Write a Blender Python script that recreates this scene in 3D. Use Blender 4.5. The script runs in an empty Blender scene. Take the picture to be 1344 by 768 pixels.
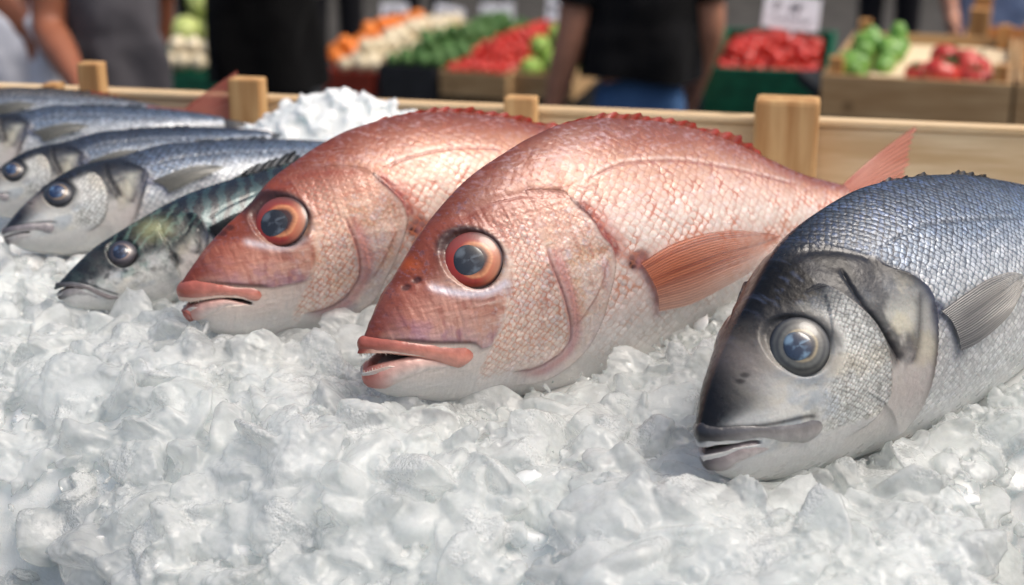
import bpy, bmesh, math, random
import numpy as np
from mathutils import Vector, Matrix, Euler
SC = bpy.context.scene
COL = SC.collection
R = math.radians
random.seed(7)
RNG = np.random.default_rng(11)


def lin(r, g, b):
    """sRGB 0-255 to linear"""
    return np.array([(c / 255 / 12.92) if c / 255 <= .04045 else ((c / 255 + .055) / 1.055) ** 2.4 for c in (r, g, b)])


def ss(a, b, x):
    t = np.clip((np.asarray(x, float) - a) / (b - a), 0, 1)
    return t * t * (3 - 2 * t)


# ------------------------------------------------ value noise on arrays
_TAB = np.random.default_rng(3).random((256, 256, ))


def vnoise(x, y, seed=0):
    x = np.asarray(x, float) + seed * 17.31; y = np.asarray(y, float) + seed * 7.77
    xi = np.floor(x).astype(int); yi = np.floor(y).astype(int); fx = x - xi; fy = y - yi
    fx = fx * fx * (3 - 2 * fx); fy = fy * fy * (3 - 2 * fy)
    g = lambda a, b: _TAB[a & 255, b & 255]
    return (g(xi, yi) * (1 - fx) + g(xi + 1, yi) * fx) * (1 - fy) + (g(xi, yi + 1) * (1 - fx) + g(xi + 1, yi + 1) * fx) * fy


def fbm(x, y, seed=0, octs=4):
    s = 0; a = .5; n = 0
    for o in range(octs):
        s = s + a * vnoise(x * 2**o, y * 2**o, seed + o * 3); n += a; a *= .5
    return s / n


# ------------------------------------------------ objects
def tag(o, label=None, cat=None, group=None, kind=None):
    for k, v in (('label', label), ('category', cat), ('group', group), ('kind', kind)):
        if v: o[k] = v
    return o


def empty(name, loc=(0, 0, 0), rot=(0, 0, 0), parent=None):
    o = bpy.data.objects.new(name, None); COL.objects.link(o)
    o.location = loc; o.rotation_euler = rot; o.empty_display_size = .02
    if parent: o.parent = parent
    return o


def link(name, me, mat=None, parent=None, smooth=True):
    o = bpy.data.objects.new(name, me); COL.objects.link(o)
    if mat: me.materials.append(mat)
    if parent: o.parent = parent
    if smooth: me.polygons.foreach_set('use_smooth', [True] * len(me.polygons))
    return o


def mesh_np(name, verts, faces, attrs=None):
    """faces: (n,4) or (n,3) int array, or a list of those"""
    if not isinstance(faces, list): faces = [faces]
    faces = [np.asarray(f, np.int32) for f in faces if len(f)]
    me = bpy.data.meshes.new(name)
    verts = np.asarray(verts, np.float32)
    me.vertices.add(len(verts)); me.vertices.foreach_set('co', verts.ravel())
    nl = sum(f.size for f in faces); npoly = sum(len(f) for f in faces)
    me.loops.add(nl); me.loops.foreach_set('vertex_index', np.concatenate([f.ravel() for f in faces]))
    me.polygons.add(npoly)
    tot = np.concatenate([np.full(len(f), f.shape[1], np.int32) for f in faces])
    me.polygons.foreach_set('loop_start', np.concatenate([[0], np.cumsum(tot)[:-1]]).astype(np.int32))
    me.polygons.foreach_set('loop_total', tot)
    me.update(calc_edges=True)
    for k, v in (attrs or {}).items():
        v = np.asarray(v, np.float32)
        if v.shape[1] == 4:
            a = me.attributes.new(k, 'FLOAT_COLOR', 'POINT'); a.data.foreach_set('color', v.ravel())
        else:
            a = me.attributes.new(k, 'FLOAT_VECTOR', 'POINT'); a.data.foreach_set('vector', v.ravel())
    me.validate()
    return me


def grid_faces(n, m, wrap=False, off=0):
    i = np.arange(n - 1)[:, None]; j = np.arange(m if wrap else m - 1)[None]
    j2 = (j + 1) % m
    a = i * m + j; b = i * m + j2; c = (i + 1) * m + j2; d = (i + 1) * m + j
    return np.stack([a, b, c, d], -1).reshape(-1, 4) + off


# ------------------------------------------------ node helpers
class NT:
    def __init__(s, name):
        s.m = bpy.data.materials.new(name); s.m.use_nodes = True
        s.t = s.m.node_tree; s.t.nodes.clear()
        s.out = s.n('ShaderNodeOutputMaterial')

    def n(s, typ, **kw):
        x = s.t.nodes.new(typ)
        for k, v in kw.items(): setattr(x, k, v)
        return x

    def put(s, sock, val):
        if val is None: return
        if isinstance(val, bpy.types.NodeSocket): s.t.links.new(val, sock)
        else:
            if hasattr(sock.default_value, '__len__'):
                v = list(val) if hasattr(val, '__len__') else [val] * 3
                if len(sock.default_value) == 4 and len(v) == 3: v = v + [1]
                sock.default_value = v
            else: sock.default_value = val

    def math(s, op, a, b=None, c=None, clamp=False):
        x = s.n('ShaderNodeMath', operation=op, use_clamp=clamp)
        for i, v in enumerate((a, b, c)): s.put(x.inputs[i], v)
        return x.outputs[0]

    def vmath(s, op, a, b=None):
        x = s.n('ShaderNodeVectorMath', operation=op)
        s.put(x.inputs[0], a); s.put(x.inputs[1], b)
        return x.outputs['Value'] if op in ('DOT_PRODUCT', 'LENGTH') else x.outputs[0]

    def mix(s, f, a, b, blend='MIX'):
        x = s.n('ShaderNodeMix', data_type='RGBA', blend_type=blend)
        s.put(x.inputs[0], f); s.put(x.inputs[6], a); s.put(x.inputs[7], b)
        return x.outputs[2]

    def ramp(s, v, a, b, lo=0., hi=1.):
        x = s.n('ShaderNodeMapRange', interpolation_type='SMOOTHSTEP')
        s.put(x.inputs[0], v); s.put(x.inputs[1], a); s.put(x.inputs[2], b); s.put(x.inputs[3], lo); s.put(x.inputs[4], hi)
        return x.outputs[0]

    def noise(s, scale, detail=3, vec=None, rough=.5, out='Fac'):
        x = s.n('ShaderNodeTexNoise'); s.put(x.inputs['Scale'], scale); s.put(x.inputs['Detail'], detail); s.put(x.inputs['Roughness'], rough)
        s.put(x.inputs['Vector'], vec if vec is not None else s.coord())
        return x.outputs[out]

    def coord(s, kind='Object'):
        if not hasattr(s, '_c'): s._c = s.n('ShaderNodeTexCoord')
        return s._c.outputs[kind]

    def attr(s, name, out='Color'):
        return s.n('ShaderNodeAttribute', attribute_name=name).outputs[out]

    def bump(s, h, strength, dist, nrm=None):
        x = s.n('ShaderNodeBump'); s.put(x.inputs['Strength'], strength); s.put(x.inputs['Distance'], dist); s.put(x.inputs['Height'], h)
        if nrm is not None: s.put(x.inputs['Normal'], nrm)
        return x.outputs[0]

    def bsdf(s, **kw):
        x = s.n('ShaderNodeBsdfPrincipled')
        for k, v in kw.items(): s.put(x.inputs[k.replace('_', ' ')], v)
        s.t.links.new(x.outputs[0], s.out.inputs['Surface'])
        return x


def simple(name, col, rough=.6, vary=.12, scale=30, bump=0., spec=.5, dark=None, **kw):
    """a plain surface with mottled tone"""
    t = NT(name)
    f = t.noise(scale, 4)
    c = np.array(col, float)
    d = np.array(dark, float) if dark is not None else c * (1 - 2.2 * vary)
    base = t.mix(t.ramp(f, .3, .7), tuple(d), tuple(np.minimum(c * (1 + vary), 1)))
    nr = t.bump(t.noise(scale * 3, 4), bump, .002) if bump else None
    t.bsdf(Base_Color=base, Roughness=rough, Normal=nr, Specular_IOR_Level=spec, **kw)
    return t.m
# ---------------------------------------------------------------- fish shape
def pchip(kx, ky, x):
    """monotone cubic through the knots (numpy only)"""
    kx = np.asarray(kx, float); ky = np.asarray(ky, float); x = np.asarray(x, float)
    h = np.diff(kx); dl = np.diff(ky) / h
    m = np.zeros_like(ky)
    m[0] = dl[0]; m[-1] = dl[-1]
    for i in range(1, len(kx) - 1):
        if dl[i - 1] * dl[i] > 0:
            w1 = 2 * h[i] + h[i - 1]; w2 = h[i] + 2 * h[i - 1]
            m[i] = (w1 + w2) / (w1 / dl[i - 1] + w2 / dl[i])
    i = np.clip(np.searchsorted(kx, x) - 1, 0, len(kx) - 2)
    xx = np.clip(x, kx[0], kx[-1]); s = (xx - kx[i]) / h[i]
    h00 = 2 * s**3 - 3 * s**2 + 1; h10 = s**3 - 2 * s**2 + s
    h01 = -2 * s**3 + 3 * s**2; h11 = s**3 - s**2
    return h00 * ky[i] + h10 * h[i] * m[i] + h01 * ky[i + 1] + h11 * h[i] * m[i + 1]


class Shape:
    """side profile of a fish: top line, bottom line, half width and section form along its axis"""
    def __init__(s, d):
        s.d = d
        s.L = d['top'][-1][0]
        s.tu, s.tv = zip(*d['top']); s.bu, s.bv = zip(*d['bot'])
        s.wu, s.wv = zip(*d['width']); s.pu, s.pv = zip(*d['sect']); s.mu, s.mv = zip(*d['widest'])
        s.rs = d.get('snout_r', .02)

    def T(s, u): return pchip(s.tu, s.tv, u)
    def B(s, u): return pchip(s.bu, s.bv, u)

    def W(s, u):
        k = 1 - np.clip(np.asarray(u, float) / s.rs, 0, 1)
        return pchip(s.wu, s.wv, u) * np.sqrt(np.maximum(1 - k * k, 0))

    def y(s, u, t):
        p = pchip(s.pu, s.pv, u); a = np.log(.5) / np.log(pchip(s.mu, s.mv, u))
        return -s.W(u) * np.maximum(np.sin(np.pi * np.clip(t, 0, 1) ** a), 0) ** p

    def yv(s, u, v):
        T = s.T(u); B = s.B(u)
        return s.y(u, (T - v) / np.maximum(T - B, 1e-6))
FISH = {
 'RED': {
  'width': [(0, 0.014), (0.03, 0.021), (0.08, 0.033), (0.14, 0.039), (0.2, 0.041), (0.28, 0.034), (0.36, 0.02), (0.4105, 0.008)],
  'sect': [(0, 0.55), (0.06, 0.6), (0.15, 0.72), (0.3, 0.8), (0.4105, 0.8)],
  'widest': [(0, 0.55), (0.06, 0.52), (0.15, 0.5), (0.3, 0.5), (0.4105, 0.5)],
  'snout_r': 0.03,
  'top': [(0.0, 0.0065), (0.0214, 0.0317), (0.0355, 0.0449), (0.0528, 0.0609), (0.0732, 0.0755), (0.0961, 0.0878), (0.1194, 0.0953), (0.1423, 0.1013), (0.172, 0.1049), (0.1985, 0.1024), (0.2186, 0.0983), (0.2631, 0.0856), (0.3051, 0.0668), (0.3419, 0.0461), (0.367, 0.0321), (0.4105, 0.014)],
  'bot': [(0.0, -0.0066), (0.0077, -0.0186), (0.033, -0.0316), (0.0608, -0.0412), (0.0904, -0.0481), (0.1337, -0.057), (0.1671, -0.0613), (0.1956, -0.0611), (0.2249, -0.0579), (0.2698, -0.0536), (0.3153, -0.0454), (0.3638, -0.0319), (0.4105, -0.019)],
  'f': {
   'eye': [(0.0711, 0.0442)],
   'pupil': [(0.0683, 0.0448)],
   'nostril': [(0.0394, 0.0391), (0.0331, 0.0361)],
   'streak': [(0.0416, 0.0366), (0.0488, 0.0317), (0.0619, 0.0266), (0.075, 0.0253), (0.089, 0.029)],
   'plate': [(0.0062, 0.0148), (0.0185, 0.0125), (0.0332, 0.0078), (0.0544, 0.0006), (0.0644, -0.002), (0.0715, 0.0035), (0.0784, 0.0118), (0.0826, 0.0189)],
   'ulip_t': [(0.0028, 0.0153), (0.0077, 0.0134), (0.0146, 0.0115), (0.0249, 0.0085), (0.0391, 0.0041), (0.0521, 0.0008), (0.0598, -0.0017), (0.0643, -0.0062)],
   'ulip_b': [(0.0003, 0.0058), (0.0046, 0.0052), (0.0123, 0.0038), (0.0193, 0.0015), (0.0292, -0.0023), (0.0402, -0.0081), (0.0509, -0.0134), (0.0598, -0.0145)],
   'liptail': [(0.0615, -0.0078)],
   'llip_t': [(-0.0003, -0.0062), (0.0033, -0.0046), (0.009, -0.0034), (0.0186, -0.0024), (0.0269, -0.0027), (0.038, -0.0061), (0.0485, -0.0118)],
   'llip_b': [(-0.0009, -0.0137), (0.0055, -0.0153), (0.0114, -0.0133), (0.0202, -0.0116), (0.0301, -0.011), (0.0402, -0.0124), (0.0486, -0.0138)],
   'corner': [(0.0494, -0.0126)],
   'preop': [(0.1161, 0.0442), (0.1153, 0.0322), (0.1174, 0.0212), (0.1208, 0.0063), (0.1234, -0.0073), (0.1234, -0.0181), (0.1162, -0.0245), (0.1016, -0.0289), (0.085, -0.0289)],
   'preop2': [(0.1229, 0.0349), (0.1251, 0.022), (0.1268, 0.0062), (0.1276, -0.0109), (0.1261, -0.0214)],
   'opercle': [(0.1437, 0.0633), (0.1467, 0.0581), (0.1508, 0.0513), (0.1544, 0.0399), (0.1598, 0.0312), (0.1591, 0.0201), (0.1528, 0.0032), (0.1475, -0.0115), (0.1399, -0.0254), (0.1277, -0.0352), (0.1105, -0.0406), (0.0894, -0.0393)],
   'oper2': [(0.1542, 0.0274), (0.1463, 0.0106), (0.1367, -0.0012), (0.127, -0.0107)],
   'nape': [(0.0707, 0.0664), (0.0922, 0.0716), (0.1164, 0.0723), (0.1348, 0.0689), (0.1446, 0.0649)],
   'lat': [(0.1499, 0.0665), (0.1639, 0.0723), (0.1858, 0.0752), (0.2094, 0.0727), (0.2377, 0.067), (0.2625, 0.0594), (0.3002, 0.046), (0.3575, 0.0237)],
   'pecbase': [(0.1775, 0.017), (0.1838, 0.0072), (0.1902, -0.0057), (0.1932, -0.0182)],
   'pecup': [(0.1799, 0.0169), (0.2026, 0.0229), (0.2327, 0.023), (0.2646, 0.0168), (0.2982, 0.0056)],
   'peclow': [(0.1932, -0.0182), (0.2193, -0.0204), (0.2472, -0.0167), (0.2762, -0.0107), (0.2981, 0.0036)],
   'pelvic': [(0.2048, -0.0531), (0.2208, -0.0522), (0.2424, -0.0566), (0.2422, -0.0619), (0.2266, -0.0605)],
  },
  'place': {'loc': [-0.0857, 0.7485, 1.1149], 'rot': (37, 4, 10)},
 },
 'RED2': {
  'width': [(0, 0.014), (0.03, 0.021), (0.08, 0.033), (0.14, 0.039), (0.2, 0.041), (0.28, 0.034), (0.36, 0.02), (0.3856, 0.008)],
  'sect': [(0, 0.55), (0.06, 0.6), (0.15, 0.72), (0.3, 0.8), (0.3856, 0.8)],
  'widest': [(0, 0.55), (0.06, 0.52), (0.15, 0.5), (0.3, 0.5), (0.3856, 0.5)],
  'snout_r': 0.03,
  'top': [(0.0, 0.0083), (0.0184, 0.0249), (0.0352, 0.0374), (0.0576, 0.0505), (0.0747, 0.0627), (0.094, 0.0713), (0.1133, 0.0785), (0.1348, 0.0839), (0.1568, 0.0861), (0.1755, 0.087), (0.1935, 0.0853), (0.217, 0.0816), (0.2406, 0.0753), (0.2645, 0.0675), (0.2859, 0.0593), (0.3136, 0.0464), (0.339, 0.0339), (0.3653, 0.0221), (0.3856, 0.0135)],
  'bot': [(0.0, -0.0047), (0.0175, -0.0243), (0.0401, -0.0339), (0.0642, -0.0385), (0.0834, -0.0437), (0.1016, -0.0453), (0.1178, -0.0435), (0.1571, -0.0434), (0.2003, -0.0404), (0.2527, -0.0333), (0.3086, -0.0215), (0.3525, -0.0112), (0.3856, -0.0054)],
  'f': {
   'eye': [(0.0674, 0.0381)],
   'pupil': [(0.0628, 0.0384)],
   'nostril': [(0.0395, 0.0387), (0.0348, 0.0363)],
   'streak': [(0.0413, 0.0306), (0.0531, 0.0251), (0.0625, 0.0223), (0.0714, 0.0234), (0.0799, 0.028)],
   'plate': [(0.0044, 0.0118), (0.019, 0.009), (0.0394, 0.0035), (0.0533, 0.0005), (0.0605, 0.0048), (0.0676, 0.0121), (0.071, 0.0182)],
   'ulip_t': [(0.0018, 0.0108), (0.0086, 0.0113), (0.019, 0.009), (0.0346, 0.0045), (0.0447, 0.0019), (0.0512, -0.0006)],
   'ulip_b': [(-0.0, 0.0011), (0.0053, -0.0004), (0.0129, -0.0003), (0.0209, -0.0009), (0.0308, -0.0035), (0.0413, -0.0094)],
   'liptail': [(0.0506, -0.0059)],
   'llip_t': [(-0.0016, -0.0075), (0.005, -0.0034), (0.0126, -0.0022), (0.0206, -0.0023), (0.0265, -0.004), (0.0366, -0.0093)],
   'llip_b': [(-0.0004, -0.0137), (0.0083, -0.0112), (0.0155, -0.0087), (0.0238, -0.0074), (0.0342, -0.0098)],
   'corner': [(0.0386, -0.0082)],
   'preop': [(0.1044, 0.0342), (0.1058, 0.0271), (0.1075, 0.0174), (0.1083, 0.0057), (0.1075, -0.0049), (0.1031, -0.0121), (0.0953, -0.0192), (0.0834, -0.0226), (0.0705, -0.0238)],
   'preop2': [(0.1125, 0.0213), (0.114, 0.0089), (0.1147, -0.003), (0.1092, -0.0137)],
   'opercle': [(0.1335, 0.0549), (0.137, 0.0483), (0.1405, 0.0422), (0.1447, 0.0354), (0.1463, 0.0271), (0.145, 0.0213), (0.1396, 0.0104), (0.134, -0.0002), (0.1275, -0.0108), (0.1202, -0.0247), (0.1067, -0.0327), (0.0938, -0.0354)],
   'oper2': [(0.1372, 0.0205), (0.1308, 0.0103), (0.1224, -0.0022), (0.1158, -0.0106)],
   'nape': [(0.0646, 0.055), (0.0855, 0.0629), (0.1031, 0.0635), (0.1217, 0.0601), (0.1335, 0.0549)],
   'lat': [(0.1365, 0.0568), (0.159, 0.0605), (0.1821, 0.0612), (0.2052, 0.0589), (0.2344, 0.0524)],
   'pecbase': [(0.1528, 0.0146), (0.1565, 0.0045), (0.161, -0.0098), (0.1638, -0.0231)],
   'pecup': [(0.154, 0.0154), (0.1762, 0.0199), (0.2054, 0.0189), (0.2365, 0.0133), (0.2707, 0.0032)],
   'peclow': [(0.1638, -0.0231), (0.1897, -0.0196), (0.2128, -0.0112), (0.2444, -0.0047), (0.2711, 0.0009)],
   'pelvic': [(0.1667, -0.0561), (0.1793, -0.0539), (0.1916, -0.0537), (0.1922, -0.0571), (0.1783, -0.0591)],
  },
  'place': {'loc': [-0.2067, 0.8399, 1.1211], 'rot': (33, 4, 10)},
 },
 'BREAM': {
  'width': [(0, 0.013), (0.03, 0.0235), (0.08, 0.04), (0.14, 0.049), (0.2, 0.052), (0.28, 0.047), (0.36, 0.032), (0.4191, 0.014)],
  'sect': [(0, 0.6), (0.06, 0.6), (0.15, 0.66), (0.3, 0.75), (0.4191, 0.8)],
  'widest': [(0, 0.5), (0.06, 0.5), (0.15, 0.5), (0.3, 0.5), (0.4191, 0.5)],
  'snout_r': 0.035,
  'top': [(0, 0.007), (0.01, 0.022), (0.03, 0.043), (0.06, 0.066), (0.09, 0.084), (0.12, 0.092), (0.16, 0.0965), (0.2, 0.093), (0.25, 0.084), (0.3, 0.069), (0.35, 0.051), (0.39, 0.034), (0.4191361997172698, 0.025)],
  'bot': [(0, -0.007), (0.01, -0.018), (0.03, -0.029), (0.06, -0.038), (0.1, -0.0455), (0.15, -0.053), (0.2, -0.058), (0.25, -0.056), (0.3, -0.05), (0.35, -0.037), (0.39, -0.022), (0.4191361997172698, -0.014)],
  'f': {
   'eye': [(0.0559, 0.0381)],
   'pupil': [(0.054, 0.0386)],
   'nostril': [(0.0269, 0.031), (0.0238, 0.0287)],
   'ulip_t': [(-0.0022, 0.0121), (0.0027, 0.0095), (0.0075, 0.0092), (0.0146, 0.0078), (0.0252, 0.0056), (0.0384, 0.004), (0.051, 0.0025), (0.0574, -0.0012)],
   'ulip_b': [(-0.0048, 0.0017), (0.0005, 0.0005), (0.0044, 0.0009), (0.0117, -0.0003), (0.0203, -0.0011), (0.0323, -0.0066), (0.0441, -0.0101), (0.0575, -0.0112)],
   'liptail': [(0.0563, -0.006)],
   'llip_t': [(-0.0011, -0.0045), (0.0026, -0.004), (0.0068, -0.0039), (0.0116, -0.0027), (0.0185, -0.0026), (0.028, -0.0052), (0.037, -0.0082)],
   'llip_b': [(-0.0005, -0.0113), (0.0062, -0.0135), (0.0103, -0.0109), (0.0167, -0.0098), (0.0247, -0.0093), (0.032, -0.0095), (0.0373, -0.0096)],
   'corner': [(0.024, -0.0039)],
   'cheek': [(0.0716, 0.0612), (0.0812, 0.0631), (0.0872, 0.0571), (0.0927, 0.0479), (0.0983, 0.0354), (0.1009, 0.0186), (0.1025, 0.002), (0.099, -0.0087), (0.0905, -0.0151), (0.0783, -0.0203)],
   'cheektop': [(0.0671, 0.0564), (0.0725, 0.0609)],
   'preop': [(0.098, 0.0696), (0.0958, 0.0608), (0.0962, 0.0494), (0.0997, 0.0375), (0.1046, 0.0237), (0.1109, 0.0113)],
   'opercle': [(0.1208, 0.0664), (0.1262, 0.06), (0.133, 0.0541), (0.1402, 0.0455), (0.141, 0.036), (0.1376, 0.0201), (0.1351, 0.0072), (0.1331, -0.0099), (0.1298, -0.024), (0.1231, -0.0336), (0.1099, -0.0376)],
   'oper2': [(0.1334, 0.0465), (0.1266, 0.0318), (0.1205, 0.0168), (0.1167, 0.0095)],
   'nape': [(0.0734, 0.0766), (0.0838, 0.0789), (0.094, 0.0783), (0.1025, 0.0761), (0.1107, 0.0724), (0.1208, 0.0664)],
   'lat': [(0.1211, 0.0688), (0.1369, 0.0714), (0.1626, 0.0729), (0.1919, 0.069), (0.2264, 0.0618), (0.2654, 0.0526)],
   'pecbase': [(0.1449, 0.0316), (0.1511, 0.0247), (0.1554, 0.0148), (0.159, 0.0049)],
   'pecup': [(0.1465, 0.0324), (0.1632, 0.0361), (0.1832, 0.0387), (0.2024, 0.0374), (0.2137, 0.033)],
   'peclow': [(0.1592, 0.004), (0.1704, 0.0058), (0.1851, 0.0111), (0.1981, 0.0175), (0.2112, 0.0292)],
  },
  'place': {'loc': [0.095, 0.6559, 1.1047], 'rot': (42, 4, 12)},
 },
 'BASS': {
  'width': [(0, 0.01), (0.03, 0.016), (0.08, 0.027), (0.14, 0.034), (0.22, 0.036), (0.3023, 0.006)],
  'sect': [(0, 0.5), (0.06, 0.55), (0.15, 0.65), (0.3023, 0.8)],
  'widest': [(0, 0.5), (0.06, 0.5), (0.3023, 0.5)],
  'snout_r': 0.02,
  'top': [(0.0, 0.0019), (0.017, 0.0155), (0.0321, 0.0243), (0.0488, 0.032), (0.065, 0.0363), (0.0824, 0.0374), (0.098, 0.037), (0.1142, 0.0383), (0.1326, 0.0394), (0.155, 0.0371), (0.1739, 0.0344), (0.1886, 0.0322), (0.2146, 0.0276), (0.2411, 0.0223), (0.2716, 0.0148), (0.3023, 0.0058)],
  'bot': [(0.0, -0.002), (0.013, -0.0139), (0.0295, -0.0216), (0.0474, -0.0267), (0.0772, -0.0321), (0.1136, -0.0351), (0.1528, -0.033), (0.1941, -0.0285), (0.2375, -0.0219), (0.2751, -0.0161), (0.3023, -0.0115)],
  'f': {
   'eye': [(0.0428, 0.0211)],
   'pupil': [(0.0421, 0.0218)],
   'nostril': [(0.0236, 0.0181)],
   'ulip_t': [(0.0016, 0.0041), (0.0065, 0.0047), (0.0138, 0.0047), (0.0228, 0.0042), (0.0308, 0.0029), (0.0367, 0.001)],
   'ulip_b': [(0.0001, -0.0011), (0.005, 0.0), (0.0125, -0.0001), (0.0213, -0.0016), (0.0272, -0.0041), (0.031, -0.0067)],
   'liptail': [(0.0345, -0.0047)],
   'llip_t': [(0.0004, -0.0023), (0.0048, -0.0011), (0.0112, -0.0014), (0.017, -0.0022), (0.022, -0.0034)],
   'llip_b': [(0.0005, -0.0069), (0.0055, -0.0063), (0.0107, -0.0053), (0.0166, -0.005), (0.0217, -0.0051)],
   'corner': [(0.016, -0.002)],
   'cheek': [(0.0603, 0.0297), (0.0679, 0.0315), (0.0728, 0.0275), (0.0741, 0.0186), (0.0726, 0.0098), (0.0686, 0.0004), (0.0631, -0.0063), (0.0529, -0.0108)],
   'preop': [(0.0839, 0.0363), (0.0801, 0.0265), (0.0803, 0.0172), (0.0814, 0.0078)],
   'opercle': [(0.0978, 0.0339), (0.1018, 0.03), (0.1054, 0.0256), (0.1074, 0.0211), (0.1015, 0.013), (0.0948, 0.003), (0.089, -0.0072), (0.0789, -0.0164), (0.0652, -0.0218)],
   'oper2': [(0.0994, 0.0211), (0.0941, 0.0118), (0.088, 0.0028)],
   'nape': [(0.0626, 0.0351), (0.0777, 0.0365), (0.0919, 0.0358), (0.0993, 0.0342)],
   'lat': [(0.1068, 0.0241), (0.1235, 0.0276), (0.143, 0.0271), (0.1753, 0.0228), (0.2122, 0.0163), (0.257, 0.0073)],
   'pecbase': [(0.1067, 0.0159), (0.111, 0.0138), (0.1152, 0.0094), (0.1162, 0.0051)],
   'pecup': [(0.1077, 0.0169), (0.1229, 0.0194), (0.1393, 0.0206), (0.1533, 0.0182), (0.1605, 0.0149)],
   'peclow': [(0.1162, 0.0051), (0.1262, 0.007), (0.1387, 0.0101), (0.15, 0.0118), (0.1602, 0.0143)],
  },
  'place': {'loc': [-0.3656, 0.9827, 1.1238], 'rot': (38, 4, 12)},
 },
 'MACK': {
  'width': [(0, 0.007), (0.02, 0.012), (0.06, 0.021), (0.11, 0.026), (0.18, 0.027), (0.26, 0.017), (0.2919, 0.004)],
  'sect': [(0, 0.5), (0.06, 0.55), (0.15, 0.65), (0.2919, 0.8)],
  'widest': [(0, 0.5), (0.06, 0.5), (0.2919, 0.5)],
  'snout_r': 0.02,
  'top': [(0.0, 0.0023), (0.0062, 0.0054), (0.0183, 0.0122), (0.0344, 0.0197), (0.054, 0.0252), (0.073, 0.0298), (0.0928, 0.034), (0.1119, 0.0364), (0.1313, 0.0369), (0.1468, 0.037), (0.1705, 0.0372), (0.1992, 0.035), (0.2361, 0.029), (0.273, 0.0178), (0.2919, 0.0083)],
  'bot': [(0.0, -0.003), (0.0068, -0.013), (0.0215, -0.0206), (0.0474, -0.029), (0.0733, -0.033), (0.1054, -0.0324), (0.1427, -0.0285), (0.1819, -0.0223), (0.2233, -0.0137), (0.2663, -0.0048), (0.2919, 0.0)],
  'f': {
   'eye': [(0.0465, 0.0123)],
   'pupil': [(0.0457, 0.0126)],
   'nostril': [(0.024, 0.0137)],
   'ulip_t': [(0.002, 0.0047), (0.0071, 0.0042), (0.013, 0.0026), (0.0201, -0.0012), (0.0269, -0.007), (0.0333, -0.0118), (0.0378, -0.0149)],
   'ulip_b': [(0.0005, 0.001), (0.0057, 0.0011), (0.0118, -0.0007), (0.0191, -0.0046), (0.0248, -0.0101), (0.0314, -0.015), (0.0366, -0.0167)],
   'liptail': [(0.0377, -0.016)],
   'llip_t': [(0.0001, -0.0027), (0.0048, -0.0013), (0.0115, -0.0017), (0.0163, -0.0042), (0.0205, -0.0071), (0.0246, -0.0112)],
   'llip_b': [(0.0001, -0.0064), (0.005, -0.0061), (0.0103, -0.0061), (0.0155, -0.0077), (0.0199, -0.0097), (0.0244, -0.0122)],
   'corner': [(0.0157, -0.003)],
   'cheek': [(0.0657, 0.0192), (0.0727, 0.0198), (0.0763, 0.0113), (0.0771, 0.0009), (0.0771, -0.0094), (0.0771, -0.0166)],
   'preop': [(0.0775, 0.0253), (0.0746, 0.0145), (0.0758, 0.0018), (0.0787, -0.0072)],
   'opercle': [(0.0943, 0.0257), (0.1008, 0.0233), (0.1037, 0.0165), (0.1026, 0.006), (0.0974, -0.0021), (0.0905, -0.0082), (0.0823, -0.0149), (0.0707, -0.0212)],
   'oper2': [(0.0976, 0.014), (0.0961, 0.0048), (0.0906, -0.0027)],
   'nape': [(0.0717, 0.0291), (0.0835, 0.0289), (0.0946, 0.0262)],
   'lat': [(0.1057, 0.017), (0.1254, 0.0221), (0.1505, 0.0247)],
   'pecbase': [(0.1048, 0.0129), (0.1059, 0.0088), (0.107, 0.0042)],
   'pecup': [(0.1055, 0.0133), (0.1147, 0.0149), (0.1241, 0.0165), (0.1328, 0.0166)],
   'peclow': [(0.107, 0.0042), (0.1152, 0.0066), (0.1238, 0.0095), (0.1321, 0.0152)],
  },
  'place': {'loc': [-0.3021, 0.8943, 1.1105], 'rot': (36, 8, 12)},
 },
}
# ---------------------------------------------------------------- painting on the flank
def catmull(p, n=12):
    p = np.asarray(p, float)
    if len(p) < 3: return p
    q = np.vstack([2 * p[0] - p[1], p, 2 * p[-1] - p[-2]]); out = []
    for i in range(1, len(q) - 2):
        for t in np.linspace(0, 1, n, endpoint=False):
            a, b, c, d = q[i - 1], q[i], q[i + 1], q[i + 2]
            out.append(.5 * (2 * b + (c - a) * t + (2 * a - 5 * b + 4 * c - d) * t**2 + (3 * b - a - 3 * c + d) * t**3))
    out.append(p[-1])
    return np.array(out)


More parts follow.
